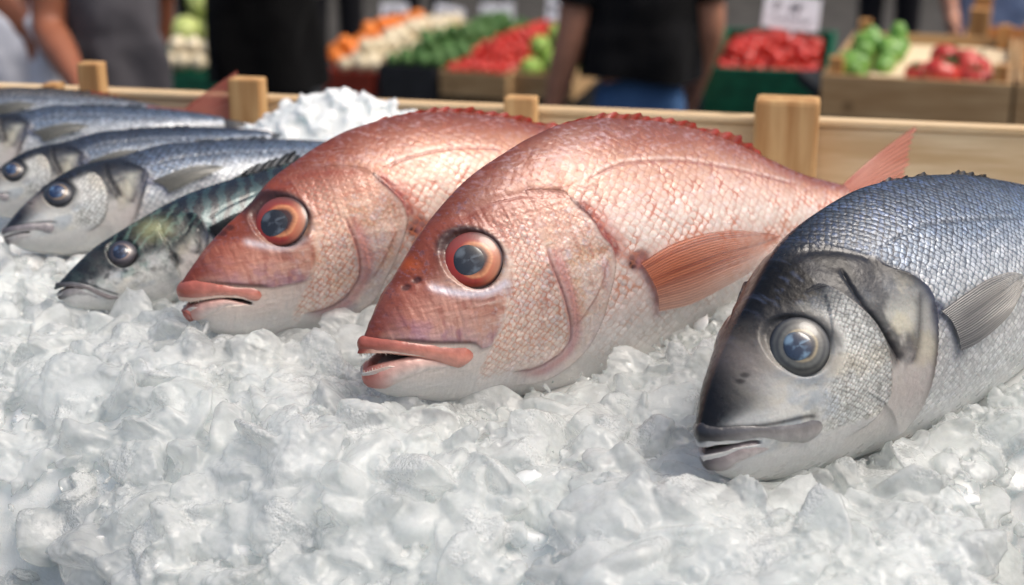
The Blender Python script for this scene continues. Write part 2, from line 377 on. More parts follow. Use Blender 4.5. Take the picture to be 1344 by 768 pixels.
class Flank:
    """arrays over the flank grid plus feature lines; colours are linear RGB"""
    def __init__(s, S, f, u, v, t):
        s.S, s.f, s.u, s.v, s.t = S, f, u, v, t
        s.col = np.zeros(u.shape + (3,)); s.edge = np.zeros(u.shape + (4,)); s.d = np.zeros(u.shape)
        s.sil = np.zeros(u.shape); s.cell = np.ones(u.shape)
        s._c = {}

    def line(s, key, n=6):
        """distance, side (>0 behind a line drawn downwards) and 0..1 position along a feature line"""
        if isinstance(key, str) and key in s._c: return s._c[key]
        p = catmull(s.f[key] if isinstance(key, str) else key, n)
        best = np.full(s.u.shape, 1e9); side = np.zeros(s.u.shape); tp = np.zeros(s.u.shape)
        seg = np.linalg.norm(np.diff(p, axis=0), axis=1); cum = np.concatenate([[0], np.cumsum(seg)])
        # only look near the line's bounding box
        m = .03
        bx = (s.u > p[:, 0].min() - m) & (s.u < p[:, 0].max() + m) & (s.v > p[:, 1].min() - m) & (s.v < p[:, 1].max() + m)
        U = s.u[bx]; V = s.v[bx]
        b = np.full(U.shape, 1e9); sd = np.zeros(U.shape); tt = np.zeros(U.shape)
        for i in range(len(p) - 1):
            ax, ay = p[i]; dx, dy = p[i + 1] - p[i]; l2 = dx * dx + dy * dy + 1e-18
            k = np.clip(((U - ax) * dx + (V - ay) * dy) / l2, 0, 1)
            ex = U - ax - k * dx; ey = V - ay - k * dy; dd = ex * ex + ey * ey
            w = dd < b
            b[w] = dd[w]; sd[w] = (dx * (V - ay) - dy * (U - ax))[w]; tt[w] = ((cum[i] + k * seg[i]) / cum[-1])[w]
        best[bx] = np.sqrt(b); side[bx] = sd; tp[bx] = tt
        r = (best, side, tp)
        if isinstance(key, str): s._c[key] = r
        return r

    def at_v(s, key):
        """u of a downward feature line at each v (extended straight past its ends)"""
        p = catmull(s.f[key], 6); o = np.argsort(p[:, 1])
        return np.interp(s.v, p[o, 1], p[o, 0])

    def at_u(s, key):
        p = catmull(s.f[key], 6); o = np.argsort(p[:, 0])
        return np.interp(s.u, p[o, 0], p[o, 1])

    def mix(s, c, m):
        m = np.clip(m, 0, 1)[..., None]; s.col = s.col * (1 - m) + np.asarray(c) * m

    def ramp(s, x, stops):
        xs = [a for a, _ in stops]; cs = np.array([c for _, c in stops])
        return np.stack([np.interp(x, xs, cs[:, k]) for k in range(3)], -1)

    def stroke(s, key, w, c, a=1., taper=True, off=0.):
        d, sd, tp = s.line(key)
        m = np.exp(-((d - (off if off else 0)) / w)**2) if not off else np.exp(-((np.where(sd * off > 0, d, -d) - abs(off)) / w)**2)
        if taper: m = m * ss(0, .12, tp) * ss(0, .12, 1 - tp)
        s.mix(c, a * m)

    def step(s, key, h, w, sharp=.0006, end=.15):
        d, sd, tp = s.line(key)
        sg = np.where(sd > 0, d, -d)
        k = np.where(sg < 0, np.exp(-d / w), 0) * ss(sharp, -sharp, sg) * 1.
        s.d += h * k * ss(0, end, tp) * ss(0, end, 1 - tp)

    def groove(s, key, depth, w, end=.12):
        d, sd, tp = s.line(key)
        s.d -= depth * np.exp(-(d / w)**2) * ss(0, end, tp) * ss(0, end, 1 - tp)

    seed = 0

    def n(s, fu, fv, seed=0, o=4): return fbm(s.u * fu + s.seed * 3.7, s.v * fv + s.seed * 1.9, seed, o)


# ---------------------------------------------------------------- fish materials
def skin_mat(name, rough=.3, metal=.15, coat=.35, bumpk=.5, cell=1., spark=.15):
    t = NT(name)
    sc = t.attr('Sc', 'Vector'); col = t.attr('Col'); ed = t.n('ShaderNodeAttribute', attribute_name='Edge')
    sep = t.n('ShaderNodeSeparateXYZ'); t.put(sep.inputs[0], sc)
    xy = t.n('ShaderNodeCombineXYZ'); t.put(xy.inputs[0], sep.outputs[0]); t.put(xy.inputs[1], sep.outputs[1])
    wob = t.noise(.9, 2, xy.outputs[0], out='Color')
    p = t.vmath('ADD', xy.outputs[0], t.vmath('SCALE', wob)); 
    sc_n = [n for n in t.t.nodes if n.bl_idname == 'ShaderNodeVectorMath' and n.operation == 'SCALE'][0]; sc_n.inputs['Scale'].default_value = .9
    vo = t.n('ShaderNodeTexVoronoi', voronoi_dimensions='2D', feature='F1'); t.put(vo.inputs['Vector'], p); vo.inputs['Scale'].default_value = 1; vo.inputs['Randomness'].default_value = .34
    rel = t.vmath('SUBTRACT', p, vo.outputs['Position'])
    tilt = t.vmath('DOT_PRODUCT', rel, (.7071, .7071, 0))
    dist = vo.outputs['Distance']
    alpha = ed.outputs['Alpha']
    ef = t.math('MULTIPLY', t.ramp(t.math('MULTIPLY_ADD', tilt, .45, dist), .22, .68), alpha, clamp=True)
    rnd = t.n('ShaderNodeSeparateColor'); t.put(rnd.inputs[0], vo.outputs['Color'])
    bright = t.math('MULTIPLY_ADD', t.math('MULTIPLY', rnd.outputs[0], alpha), spark * 2, 1 - spark * .6)  # scale sparkle put into the base colour as random brightness
    c = t.mix(1., col, bright, 'MULTIPLY')
    c = t.mix(ef, c, ed.outputs['Color'])
    fine = t.noise(900, 3)
    c = t.mix(t.ramp(fine, .35, .75, 0, .16), c, t.mix(1., c, (.45, .42, .42), 'MULTIPLY'))
    h = t.math('MULTIPLY', t.math('MULTIPLY_ADD', tilt, .8, t.math('MULTIPLY', dist, -.7)), alpha)
    b1 = t.bump(h, bumpk, .0012 * cell)
    b2 = t.bump(t.noise(420, 4), .22, .0012, b1)
    rg = t.math('MULTIPLY_ADD', rnd.outputs[1], .16, rough - .06)
    # wet film: smooth coat broken by small beads of water
    wet = t.noise(260, 2)
    b3 = t.bump(t.ramp(wet, .6, .72), .35, .0008, t.bump(h, bumpk * .9, .0012 * cell))
    m = t.math('MULTIPLY', sep.outputs[2], metal, clamp=True)
    t.bsdf(Base_Color=c, Roughness=rg, Metallic=m, Normal=b2, Coat_Weight=t.ramp(sep.outputs[2], .08, .4, coat * .35, coat), Coat_Roughness=.13, Coat_Normal=b3, Specular_IOR_Level=t.ramp(sep.outputs[2], .08, .4, .28, .5),
           Subsurface_Weight=.06, Subsurface_Scale=.004)
    return t.m


def plain_mat(name, rough=.3, coat=.3, spec=.5, bumpk=.2, scale=500, metal=0., alpha=None, trans=0.):
    """colour from the mesh's Col attribute"""
    t = NT(name); col = t.n('ShaderNodeAttribute', attribute_name='Col')
    nr = t.bump(t.noise(scale, 3), bumpk, .001)
    b = t.bsdf(Base_Color=col.outputs['Color'], Roughness=rough, Coat_Weight=coat, Coat_Roughness=.08, Normal=nr, Specular_IOR_Level=spec, Metallic=metal)
    if alpha: t.put(b.inputs['Alpha'], col.outputs['Alpha'])
    if trans:
        tr = t.n('ShaderNodeBsdfTranslucent'); t.put(tr.inputs[0], col.outputs['Color'])
        mx = t.n('ShaderNodeMixShader'); t.put(mx.inputs[0], trans)
        t.t.links.new(b.outputs[0], mx.inputs[1]); t.t.links.new(tr.outputs[0], mx.inputs[2])
        last = mx.outputs[0]
        if alpha:
            tp = t.n('ShaderNodeBsdfTransparent'); m2 = t.n('ShaderNodeMixShader'); t.put(b.inputs['Alpha'], 1.)
            for l in list(b.inputs['Alpha'].links): t.t.links.remove(l)
            t.put(m2.inputs[0], col.outputs['Alpha']); t.t.links.new(tp.outputs[0], m2.inputs[1]); t.t.links.new(last, m2.inputs[2]); last = m2.outputs[0]
        t.t.links.new(last, t.out.inputs['Surface'])
    return t.m


M_RED = skin_mat('red_fish_skin', .34, .18, .25, .7, spark=.24)
M_SILVER = skin_mat('silver_fish_skin', .32, .24, .22, .5, spark=.3)
M_DARK = skin_mat('mackerel_skin', .27, .35, .4, .15, spark=.1)
M_LIP = plain_mat('fish_lip', .34, .3, bumpk=.6, scale=240)
M_EYE = plain_mat('fish_eye', .35, .55, bumpk=.08)
M_PUPIL = plain_mat('fish_pupil', .2, .8, bumpk=.06)
M_FIN = plain_mat('fish_fin', .32, .3, bumpk=.25, scale=300, alpha=True, trans=.3)
M_TOOTH = simple('fish_tooth', (.6, .52, .44), .3, .1, 400)


# ---------------------------------------------------------------- fish geometry
def surf(S, u, v, lift=0.):
    """point on the near flank"""
    return np.array([u, float(S.yv(np.clip(u, 0, S.L), v)) - lift, v])


def nrm(S, u, v, e=.004):
    a = surf(S, u + e, v) - surf(S, u - e, v); b = surf(S, u, v + e) - surf(S, u, v - e)
    n = np.cross(a, b); n /= np.linalg.norm(n)
    return n if n[1] < 0 else -n


def fish_body(root, S, d, f, paint, mat, nu, nt, scale_size, mouth=True):
    s = np.linspace(0, 1, nu)
    u1 = S.L * s**1.35
    th = np.linspace(0, 1, nt); t1 = .62 * (1 - np.cos(np.pi * th)) / 2 + .38 * th
    u, t = np.meshgrid(u1, t1, indexing='ij')
    T = S.T(u1)[:, None]; B = S.B(u1)[:, None]
    v = T + (B - T) * t
    y = np.stack([S.y(u1, np.full(nu, tt)) for tt in t1], 1)
    F = Flank(S, f, u, v, t)
    paint(F)
    x = u.copy(); yy = y.copy(); zz = v.copy()
    # relief along the surface normal
    P = np.stack([x, yy, zz], -1)
    gu = np.gradient(P, axis=0); gt = np.gradient(P, axis=1)
    n = np.cross(gu, gt); ln = np.linalg.norm(n, axis=-1, keepdims=True); n = n / np.maximum(ln, 1e-12)
    sgn = np.sign(-(n[:, nt // 2, 1]).mean()) or 1; n = n * sgn
    fade = ss(0, .05, t) * ss(0, .05, 1 - t)
    P = P + n * (F.d * fade)[..., None]
    if mouth:
        uc, vc = f['corner'][0]
        va = F.at_u('ulip_b'); vb = F.at_u('llip_t')
        k0 = np.clip((uc - u) / uc, 0, 1)
        vm = vc + (0.5 * (f['ulip_b'][0][1] + f['llip_t'][0][1]) - vc) * k0
        va = np.maximum(va, vm + .0004); vb = np.minimum(vb, vm - .0004)
        q = (v - vb) / (va - vb)
        k = ss(0, .16, q) * ss(0, .16, 1 - q) * (u < uc) * ss(0, .08, k0)
        P[..., 0] += .9 * k * np.maximum(uc * 1.05 - P[..., 0], 0)
        P[..., 1] *= (1 - .45 * k)
        F.mix(lin(44, 15, 13), k); F.mix(lin(16, 8, 8), k * ss(.1, .9, k0 * 0 + (1 - np.abs(q - .5) * 2)))  # mouth interior, the shade of the gap put into its colour
        F.edge[..., 3] *= 1 - k
    # attributes
    arc = np.concatenate([np.zeros((nu, 1)), np.cumsum(np.linalg.norm(np.diff(np.stack([y, v], -1), axis=1), axis=-1), 1)], 1)
    arc = arc - arc[:, nt // 2][:, None]
    a = u / scale_size * F.cell; b = arc / (scale_size * .92) * F.cell
    sc = np.stack([(a - b) * .7071 + 50, (a + b) * .7071 + 50, F.sil], -1)
    cols = np.concatenate([F.col, np.ones(u.shape + (1,))], -1)
    far = P.copy(); far[..., 1] *= -1
    far = far[:, 1:-1][:, ::-1]
    ring = lambda A: np.concatenate([A, A[:, 1:-1][:, ::-1]], 1)
    V = np.concatenate([P, far], 1); m = V.shape[1]
    faces = grid_faces(nu, m, wrap=True)
    me = mesh_np('body', V.reshape(-1, 3), faces, {
        'Col': ring(cols).reshape(-1, 4), 'Edge': ring(F.edge).reshape(-1, 4), 'Sc': ring(sc).reshape(-1, 3)})
    o = link('body', me, mat, root)
    return o


def lip(root, name, S, f, kt, kb, rear, colf, r_out=.75, out=.0012, tail=None, prot=.0030):
    """a soft tube along the mouth edge from one corner round the front to the other"""
    pt_ = catmull(f[kt], 6); pb_ = catmull(f[kb], 6)
    n = 36
    def res(p):
        c = np.concatenate([[0], np.cumsum(np.linalg.norm(np.diff(p, axis=0), axis=1))]); c /= c[-1]
        q = np.linspace(0, 1, n); return np.stack([np.interp(q, c, p[:, 0]), np.interp(q, c, p[:, 1])], 1)
    a = res(pt_); b = res(pb_)
    c = (a + b) / 2; hh = np.maximum(np.abs(a[:, 1] - b[:, 1]) / 2, .0012) * (1.12 if tail else 1.30)
    c[:, 0] = np.maximum(c[:, 0] - c[0, 0] - .0005, 0)
    P = []; H = []
    for i in range(n):
        p = surf(S, max(c[i, 0], .0001), c[i, 1], 0)
        w = S.W(np.array([c[i, 0]]))[0]
        fl = p[1] * .93
        P.append([c[i, 0] + .0006 * (1 - i / n), fl - out * min(1, i / 8), c[i, 1]]); H.append(hh[i])
    P = np.array(P); H = np.array(H)
    k = np.linspace(0, 1, n)
    e_ = np.clip((1 - k) / .10, 0, 1); H = H * np.sqrt(np.maximum(1 - (1 - e_)**2, .002))
    if tail: H = H * (1 + .12 * np.exp(-((k - .84) / .1)**2))
    mirror = P[::-1].copy(); mirror[:, 1] *= -1
    # rounded front: insert the chin point
    full = np.concatenate([mirror[:-1], P[1:]] if abs(P[0, 1]) < 1e-4 else [mirror, P]); HH = np.concatenate([H[::-1][:-1], H[1:]] if abs(P[0, 1]) < 1e-4 else [H[::-1], H])
    kk = np.concatenate([k[::-1][:-1], k[1:]] if abs(P[0, 1]) < 1e-4 else [k[::-1], k])
    for _ in range(2):
        full[1:-1] = .25 * full[:-2] + .5 * full[1:-1] + .25 * full[2:]
    N = len(full); ms = 16
    tang = np.gradient(full, axis=0); tang /= np.linalg.norm(tang, axis=1, keepdims=True)
    up = np.array([0, 0, 1.]); side = np.cross(tang, up); side /= np.linalg.norm(side, axis=1, keepdims=True); upv = np.cross(side, tang)
    ang = np.linspace(0, 2 * np.pi, ms, endpoint=False)
    inw = np.array([.035, 0, 0]) - full; inw[:, 2] = 0
    sg = np.sign((side * inw).sum(1)); sg = np.where(sg == 0, 1, sg)
    full = full + side * (sg * .44 * HH)[:, None]
    V = full[:, None] + HH[:, None, None] * (np.cos(ang)[None, :, None] * upv[:, None] + r_out * np.sin(ang)[None, :, None] * side[:, None])
    cs = np.stack([colf(np.full(ms, q), np.cos(ang), fbm(np.arange(ms) * .4 + q * 9, np.full(ms, q * 14), 5)) for q in kk])
    cols = np.concatenate([cs, np.ones((N, ms, 1))], -1)
    F = [grid_faces(N, ms, wrap=True)]
    V = V + ((fbm(np.arange(N)[:, None] * .35 + 0 * ang, ang[None] * 1.3 + 0 * HH[:, None], 17, 3) - .5) * .16 * HH[:, None])[..., None] * (V - full[:, None]) / np.maximum(HH[:, None, None], 1e-6)
    V2 = V.reshape(-1, 3)
    me = mesh_np(name, V2, F, {'Col': cols.reshape(-1, 4)})
    o = link(name, me, M_LIP, root)
    return o


def teeth(root, S, f, key, n, h, down, name):
    """a row of small pegs along the front of a jaw"""
    p = catmull(f[key], 6); V = []; Fc = []
    for sgn in (1, -1):
        for i in range(n):
            q = (i + .4) / n * .62
            j = q * (len(p) - 1); u, v = p[int(j)] * (1 - j % 1) + p[min(int(j) + 1, len(p) - 1)] * (j % 1)
            u = max(u - p[0, 0], 0); y = float(S.yv(u, v)) * .86 * sgn
            hh = h * (1.25 if i % 3 == 0 else .8) * (1 - .5 * q); r = h * .34
            k = len(V); c = np.array([u + .0012, y, v])
            for a in range(6):
                V.append(c + r * np.array([math.cos(a * R(60)), math.sin(a * R(60)), 0]) + (0, 0, .001 if down else -.001))
            for a in range(6):
                V.append(c + .5 * r * np.array([math.cos(a * R(60)), math.sin(a * R(60)), 0]) + np.array([0, 0, (-1 if down else 1) * hh * .7]))
            V.append(c + np.array([0, 0, (-1 if down else 1) * hh]))
            for a in range(6):
                b = (a + 1) % 6
                Fc += [(k + a, k + b, k + 6 + b), (k + a, k + 6 + b, k + 6 + a), (k + 6 + a, k + 6 + b, k + 12)]
    return link(name, mesh_np(name, V, np.array(Fc)), M_TOOTH, root)


def eye(root, S, c, r, colf, pr, pcol, pc=None, height=.42, nfwd=0., bulge=0.):
    """eyeball dome with painted rings, and a pupil disc set into it, on both flanks"""
    for sg in (1, -1):
        p = surf(S, *c); n = nrm(S, *c); n = n + np.array([-nfwd, 0, .05]); n /= np.linalg.norm(n)
        ax = np.array([1, 0, 0.]) - n * n[0]; ax /= np.linalg.norm(ax); ay = np.cross(n, ax)
        if ay[2] < 0: ay = -ay
        nr, na = 40, 72
        rr = np.linspace(0, 1, nr)[:, None]; aa = np.linspace(0, 2 * np.pi, na, endpoint=False)[None]
        h = height * r * (1 - rr**2)**.75 - .10 * r + bulge
        V = p + (r * rr * np.cos(aa))[..., None] * ax + (r * rr * np.sin(aa))[..., None] * ay + (h + 0 * aa)[..., None] * n
        V = V * np.array([1, sg, 1])
        cc = colf(rr + 0 * aa, aa + 0 * rr)
        e = link('eye', mesh_np('eye', V.reshape(-1, 3), grid_faces(nr, na, True), {'Col': np.concatenate([cc, np.ones(cc.shape[:2] + (1,))], -1).reshape(-1, 4)}), M_EYE, root)
        ox = 0. if pc is None else ((np.array([pc[0] - c[0], 0, pc[1] - c[1]])) @ ax)
        oy = 0. if pc is None else ((np.array([pc[0] - c[0], 0, pc[1] - c[1]])) @ ay)
        rq = np.linspace(0, 1, 16)[:, None]
        rad = pr * rq * (1 + .10 * np.cos(aa - 2.9)**3 + .05 * np.cos(3 * aa + 1))
        X = ox + rad * np.cos(aa); Y = oy + rad * np.sin(aa)
        q = np.sqrt(X**2 + Y**2) / r
        hh = height * r * np.maximum(1 - q**2, 0)**.75 - .10 * r + bulge + .00025 * (1 - rq**4) + .00004
        V = (p + X[..., None] * ax + Y[..., None] * ay + hh[..., None] * n) * np.array([1, sg, 1])
        pcv = pcol(rq + 0 * aa, aa + 0 * rq)
        link('pupil', mesh_np('pupil', V.reshape(-1, 3), grid_faces(16, na, True), {'Col': np.concatenate([pcv, np.ones(pcv.shape[:2] + (1,))], -1).reshape(-1, 4)}), M_PUPIL, e)


def fan(root, name, P, colf, rays=16, ridge=.0005, nrm_=None, ragged=.06, ends=None):
    """a fin: P(a,s) is a point for ray position a and distance s from the base (both 0..1 arrays)"""
    na, ns = rays * 6 + 1, 34
    a, s = np.meshgrid(np.linspace(0, 1, na), np.linspace(0, 1, ns), indexing='ij')
    rag = 1 - ragged * (fbm(a * rays * 1.5, a * 0, 8, 2) * 1.2 + .4 * (1 - np.cos(2 * np.pi * a * rays)) * .5)
    V = P(a, s * rag)
    wv = np.cos(2 * np.pi * a * rays)
    gu = np.gradient(V, axis=0); gs = np.gradient(V, axis=1)
    n = np.cross(gu, gs); n /= np.maximum(np.linalg.norm(n, axis=-1, keepdims=True), 1e-12)
    V = V + n * (ridge * wv * (1 - .5 * s))[..., None]
    c = colf(a, s, wv)
    return link(name, mesh_np(name, V.reshape(-1, 3), grid_faces(na, ns), {'Col': c.reshape(-1, 4)}), M_FIN, root)


def pectoral(root, S, f, colf, rays=22, lift=.012, name='pectoral_fin'):
    base = catmull(f['pecbase'], 8); up = catmull(f['pecup'], 8); lo = catmull(f['peclow'], 8)
    def res(p, q):
        c = np.concatenate([[0], np.cumsum(np.linalg.norm(np.diff(p, axis=0), axis=1))]); c /= c[-1]
        return np.stack([np.interp(q, c, p[:, 0]), np.interp(q, c, p[:, 1])], -1)
    for sg in (1, -1):
        def P(a, s):
            A = res(up, s); Bq = res(lo, s); B0 = res(base, a)
            w = (1 - s)**2
            q = A * (1 - a[..., None]) + Bq * a[..., None]
            lin0 = A[:, :1] * 0
            st = res(up, s * 0) * (1 - a[..., None]) + res(lo, s * 0) * a[..., None]
            q = q + (B0 - st) * w[..., None]
            q = q + np.stack([np.sin(np.pi * a) * s**2 * .004, 0 * s], -1)
            y = np.array([[float(S.yv(np.clip(x, 0, S.L), np.clip(z, S.B(x), S.T(x)))) for x, z in row] for row in q[::6, ::3]])
            yi = np.array([np.interp(np.arange(q.shape[1]), np.arange(0, q.shape[1], 3)[:y.shape[1]], r) for r in y])
            yi = np.stack([np.interp(np.arange(q.shape[0]), np.arange(0, q.shape[0], 6)[:yi.shape[0]], yi[:, j]) for j in range(q.shape[1])], 1)
            off = .0022 + lift * s * (1 - .35 * s) + .0012 * np.sin(3 * np.pi * a) * s
            return np.stack([q[..., 0], (yi - off) * sg, q[..., 1]], -1)
        fan(root, name, P, colf, rays, ridge=.00022)


def ridge_fin(root, name, S, u0, u1, hf, colf, rays=22, lean=.35, below=False, ragged=.25):
    """dorsal or anal fin standing on the body's edge"""
    def P(a, s):
        u = u0 + (u1 - u0) * a; e = S.B(u) if below else S.T(u)
        h = hf(a) * s
        return np.stack([u + lean * h, .0012 * np.sin(9 * a * np.pi) * s, e + (-1 if below else 1) * (h - .003)], -1)
    fan(root, name, P, colf, rays, ragged=ragged, ridge=.0006)


def tail_fin(root, S, length, span, colf, fork=.35, rays=22, tilt=0., name='tail_fin'):
    u0 = S.L - .006; mid = (S.T(S.L) + S.B(S.L)) / 2; hb = (S.T(S.L) - S.B(S.L)) / 2 * .95
    def P(a, s):
        w = 1 - 2 * a
        ln = length * (1 - fork * (1 - np.abs(w)**1.3))
        return np.stack([u0 + ln * s, .004 * np.sin(2.2 * s + w) * s, mid + w * (hb + (span / 2 - hb) * s**.85) + tilt * s], -1)
    fan(root, name, P, colf, rays, ragged=.08, ridge=.0006)


def place(name, label, cat, group, d, loc=None, rot=None):
    yaw, pit, rol = rot or d['place']['rot']; loc = loc or d['place']['loc']
    o = empty(name, loc)
    o.rotation_mode = 'QUATERNION'
    o.rotation_quaternion = (Matrix.Rotation(R(yaw), 3, 'Z') @ Matrix.Rotation(R(-pit), 3, 'Y') @ Matrix.Rotation(R(-rol), 3, 'X')).to_quaternion()
    tag(o, label, cat, group)
    return o
# ---------------------------------------------------------------- the species
def op_u(F):
    """u of the rear edge of the gill cover at each height"""
    return F.at_v('opercle')


def paint_red(F):
    F.seed = F.S.d.get('seed', 0)
    u, v, t, f = F.u, F.v, F.t, F.f
    n1 = F.n(90, 140, 1); n2 = F.n(330, 330, 2); n3 = F.n(60, 420, 3); n4 = F.n(28, 40, 4); n5 = F.n(700, 700, 6, 2)
    F.col = F.ramp(t + .10 * (n4 - .5), [(0, lin(118, 58, 42)), (.08, lin(150, 86, 64)), (.18, lin(194, 144, 118)), (.28, lin(222, 188, 170)), (.42, lin(234, 219, 207)),
                            (.6, lin(228, 208, 200)), (.78, lin(222, 216, 212)), (1, lin(212, 210, 208))])
    F.mix(lin(232, 214, 212), .5 * ss(.55, .8, n3) * ss(.1, .3, t) * ss(.8, .6, t))
    F.mix(lin(196, 176, 190), .2 * ss(.55, .75, n2) * ss(.5, .1, t))
    F.mix(lin(216, 120, 78), .3 * ss(.5, .75, n1) * ss(.2, .4, t) * ss(.75, .55, t) * ss(.18, .3, u))
    F.mix(lin(246, 238, 234), .45 * ss(.52, .72, F.n(210, 620, 77, 3)) * ss(.2, .4, t) * ss(.9, .7, t))
    F.mix(lin(206, 190, 200), .22 * ss(.52, .78, F.n(180, 900, 78, 3)) * ss(.5, .25, t))
    # ---- body scales
    e = F.ramp(t, [(0, lin(104, 38, 28)), (.18, lin(140, 62, 46)), (.35, lin(186, 102, 76)), (.6, lin(205, 140, 112)), (.8, lin(196, 178, 168)), (1, lin(190, 186, 182))])
    F.edge[..., :3] = e
    head = ss(.002, -.002, u - op_u(F))
    nape_v = F.at_u('nape')
    above = ss(-.002, .003, v - nape_v) * ss(.03, .06, u)
    body = np.maximum(1 - head, above)
    F.edge[..., 3] = body * (.55 + .45 * ss(.1, .3, t)) * ss(.98, .8, t)
    F.edge[..., 3] *= (.35 + .65 * ss(.06, .12, u)) * (.30 + .55 * ss(.35, .7, n1))
    # ---- head
    H = (1 - above) * head
    hc = F.ramp(t, [(0, lin(124, 52, 38)), (.13, lin(152, 78, 60)), (.25, lin(214, 170, 150)), (.45, lin(226, 200, 184)), (.72, lin(224, 212, 204)), (.85, lin(214, 208, 204)), (1, lin(208, 207, 204))])
    F.col = F.col * (1 - H[..., None]) + hc * H[..., None]
    # gold and lilac mottling on the gill cover and behind the eye
    F.mix(lin(208, 172, 132), H * .5 * ss(.45, .7, n1) * ss(.06, .09, u) * ss(.85, .7, t) * ss(.25, .4, t))
    F.mix(lin(192, 186, 204), H * .5 * ss(.5, .72, F.n(120, 90, 9)) * ss(.06, .09, u) * ss(.2, .35, t))
    F.mix(lin(176, 100, 76), H * .35 * ss(.56, .75, n3) * ss(.8, .5, t))
    # forehead and snout
    eu, ev = f['eye'][0]
    fh = ss(ev - .018, ev + .010, v + .35 * (.06 - u)) * ss(.13, .07, u)
    F.mix(lin(122, 56, 36), fh * (.75 + .3 * (n1 - .5)))
    sn = ss(.05, .02, u) * ss(-.004, .006, v - F.at_u('ulip_t'))
    F.mix(lin(124, 58, 42), sn * (.8 + .4 * (n1 - .5)))
    F.mix(lin(170, 150, 176), .3 * ss(.62, .8, n5) * fh)
    # smooth cheek plate below the eye
    sv = F.at_u('streak'); pl_u = F.at_v('plate')
    pl_t = F.at_u('ulip_t')
    plate = ss(.003, -.002, u - np.interp(v, [-.02, -.002, .004, .014, .024], [.063, .072, .0765, .081, .082])) * ss(.004, -.004, v - sv) * ss(-.0015, .0015, v - np.maximum(pl_t - .0005, -.1)) * ss(.012, .03, u)
    F.mix(F.ramp(v - pl_t, [(0, lin(172, 128, 140)), (.004, lin(180, 124, 124)), (.012, lin(182, 110, 92)), (.03, lin(160, 84, 68))]).reshape(-1), 0) if False else None
    pc = F.ramp(v - pl_t, [(0, lin(172, 130, 146)), (.003, lin(184, 132, 134)), (.010, lin(190, 122, 104)), (.03, lin(166, 92, 74))])
    pm = (plate * .62)[..., None]; F.col = F.col * (1 - pm) + pc * pm
    F.mix(lin(140, 66, 50), plate * .5 * ss(.5, .75, F.n(300, 130, 12)))
    F.mix(lin(206, 150, 130), plate * .4 * ss(.55, .75, F.n(420, 160, 13)))
    F.mix(lin(150, 112, 138), plate * .5 * ss(.5, .7, F.n(150, 120, 21)) * ss(.02, .004, v - pl_t))
    # scaled cheek behind the plate
    pre_u = F.at_v('preop')
    ck = H * (1 - plate) * ss(.0, .004, u - np.interp(v, [-.02, -.002, .004, .014, .03, .06], [.062, .072, .0765, .081, .088, .082])) * ss(.001, -.004, u - pre_u) * ss(ev + .03, ev + .01, v)
    low = F.at_u('ulip_b')
    ck = ck * ss(-.036, -.022, v)
    F.edge[..., 3] = np.maximum(F.edge[..., 3], ck * (.40 + .35 * n2)); F.cell = 1 + .0 * u + .55 * (ck > .02)
    ec = np.where((ck > .05)[..., None], F.ramp(v, [(-.03, lin(190, 170, 160)), (-.012, lin(196, 120, 84)), (.02, lin(188, 104, 74)), (.05, lin(170, 84, 62))]), F.edge[..., :3]); F.edge[..., :3] = ec
    F.mix(lin(220, 196, 180), ck * .55 * ss(.05, .0, v - .03))
    # gill cover plate: a few faint scales
    oc = H * ss(.001, .004, u - pre_u) * ss(-.001, -.005, u - op_u(F)) * ss(-.03, -.015, v)
    F.edge[..., 3] = np.maximum(F.edge[..., 3], oc * (.18 + .3 * n1)); F.cell = F.cell + .8 * (oc > .02)
    wr = F.n(520, 90, 61, 3); wr2 = F.n(150, 600, 62, 3)
    F.mix(lin(176, 118, 100), H * .45 * ss(.52, .75, wr) * ss(.05, .09, u) * ss(.85, .6, t)); F.mix(lin(236, 222, 210), H * .55 * ss(.55, .78, wr2) * ss(.05, .09, u) * ss(.15, .35, t))
    F.mix(lin(222, 216, 222), H * .5 * ss(.6, .8, F.n(420, 420, 63, 3)) * ss(.05, .09, u) * ss(.15, .3, t))
    F.d += (.0005 * (wr - .5) + .0004 * (wr2 - .5)) * H
    # lines and folds: dark pigment, with groove shade put into the colour
    F.stroke('preop', .0018, lin(146, 82, 80), .8); F.stroke('preop', .0042, lin(196, 138, 138), .75, off=.0050)
    F.stroke('preop', .0007, lin(96, 54, 52), .65)
    F.stroke('preop2', .002, lin(186, 136, 134), .5)
    F.stroke('oper2', .0012, lin(176, 120, 110), .6)
    F.stroke('opercle', .0011, lin(120, 66, 58), .6)
    F.stroke('opercle', .0022, lin(224, 206, 198), .5, off=-.003)
    notch = f['opercle'][:6]
    d, sd, tp = F.line(notch)
    F.mix(lin(132, 36, 30), .95 * np.where(sd > 0, ss(.0075, .0035, d + .003 * (n2 - .5)), ss(.003, .0008, d)) * ss(0, .12, tp) * ss(1.0, .8, tp) * (.7 + .3 * ss(.2, .6, n2))); F.mix(lin(60, 20, 20), .8 * np.exp(-((d - .0006) / .0010)**2) * ss(.5, .3, tp))
    F.mix(lin(176, 96, 84), .55 * np.exp(-((d - .008) / .004)**2) * (sd > 0) * ss(.15, .4, tp) * ss(1., .9, tp))
    F.stroke('lat', .0010, lin(140, 84, 80), .6); F.stroke('lat', .0010, lin(240, 226, 220), .35, off=.0022)
    F.stroke('ulip_t', .0014, lin(84, 34, 32), .7)
    F.stroke('streak', .0024, lin(206, 200, 212), .85)
    F.stroke('nape', .003, lin(140, 66, 54), .35)
    F.mix(lin(214, 210, 208), .8 * ss(.004, -.004, v - np.interp(u, [0, .03, .08, .13], [-.016, -.019, -.026, -.046])) * ss(.13, .1, u))
    # pectoral socket
    pb = np.array(f['pecbase']); d = np.hypot(u - pb[0, 0] + .0035, v - pb[0, 1] - .001)
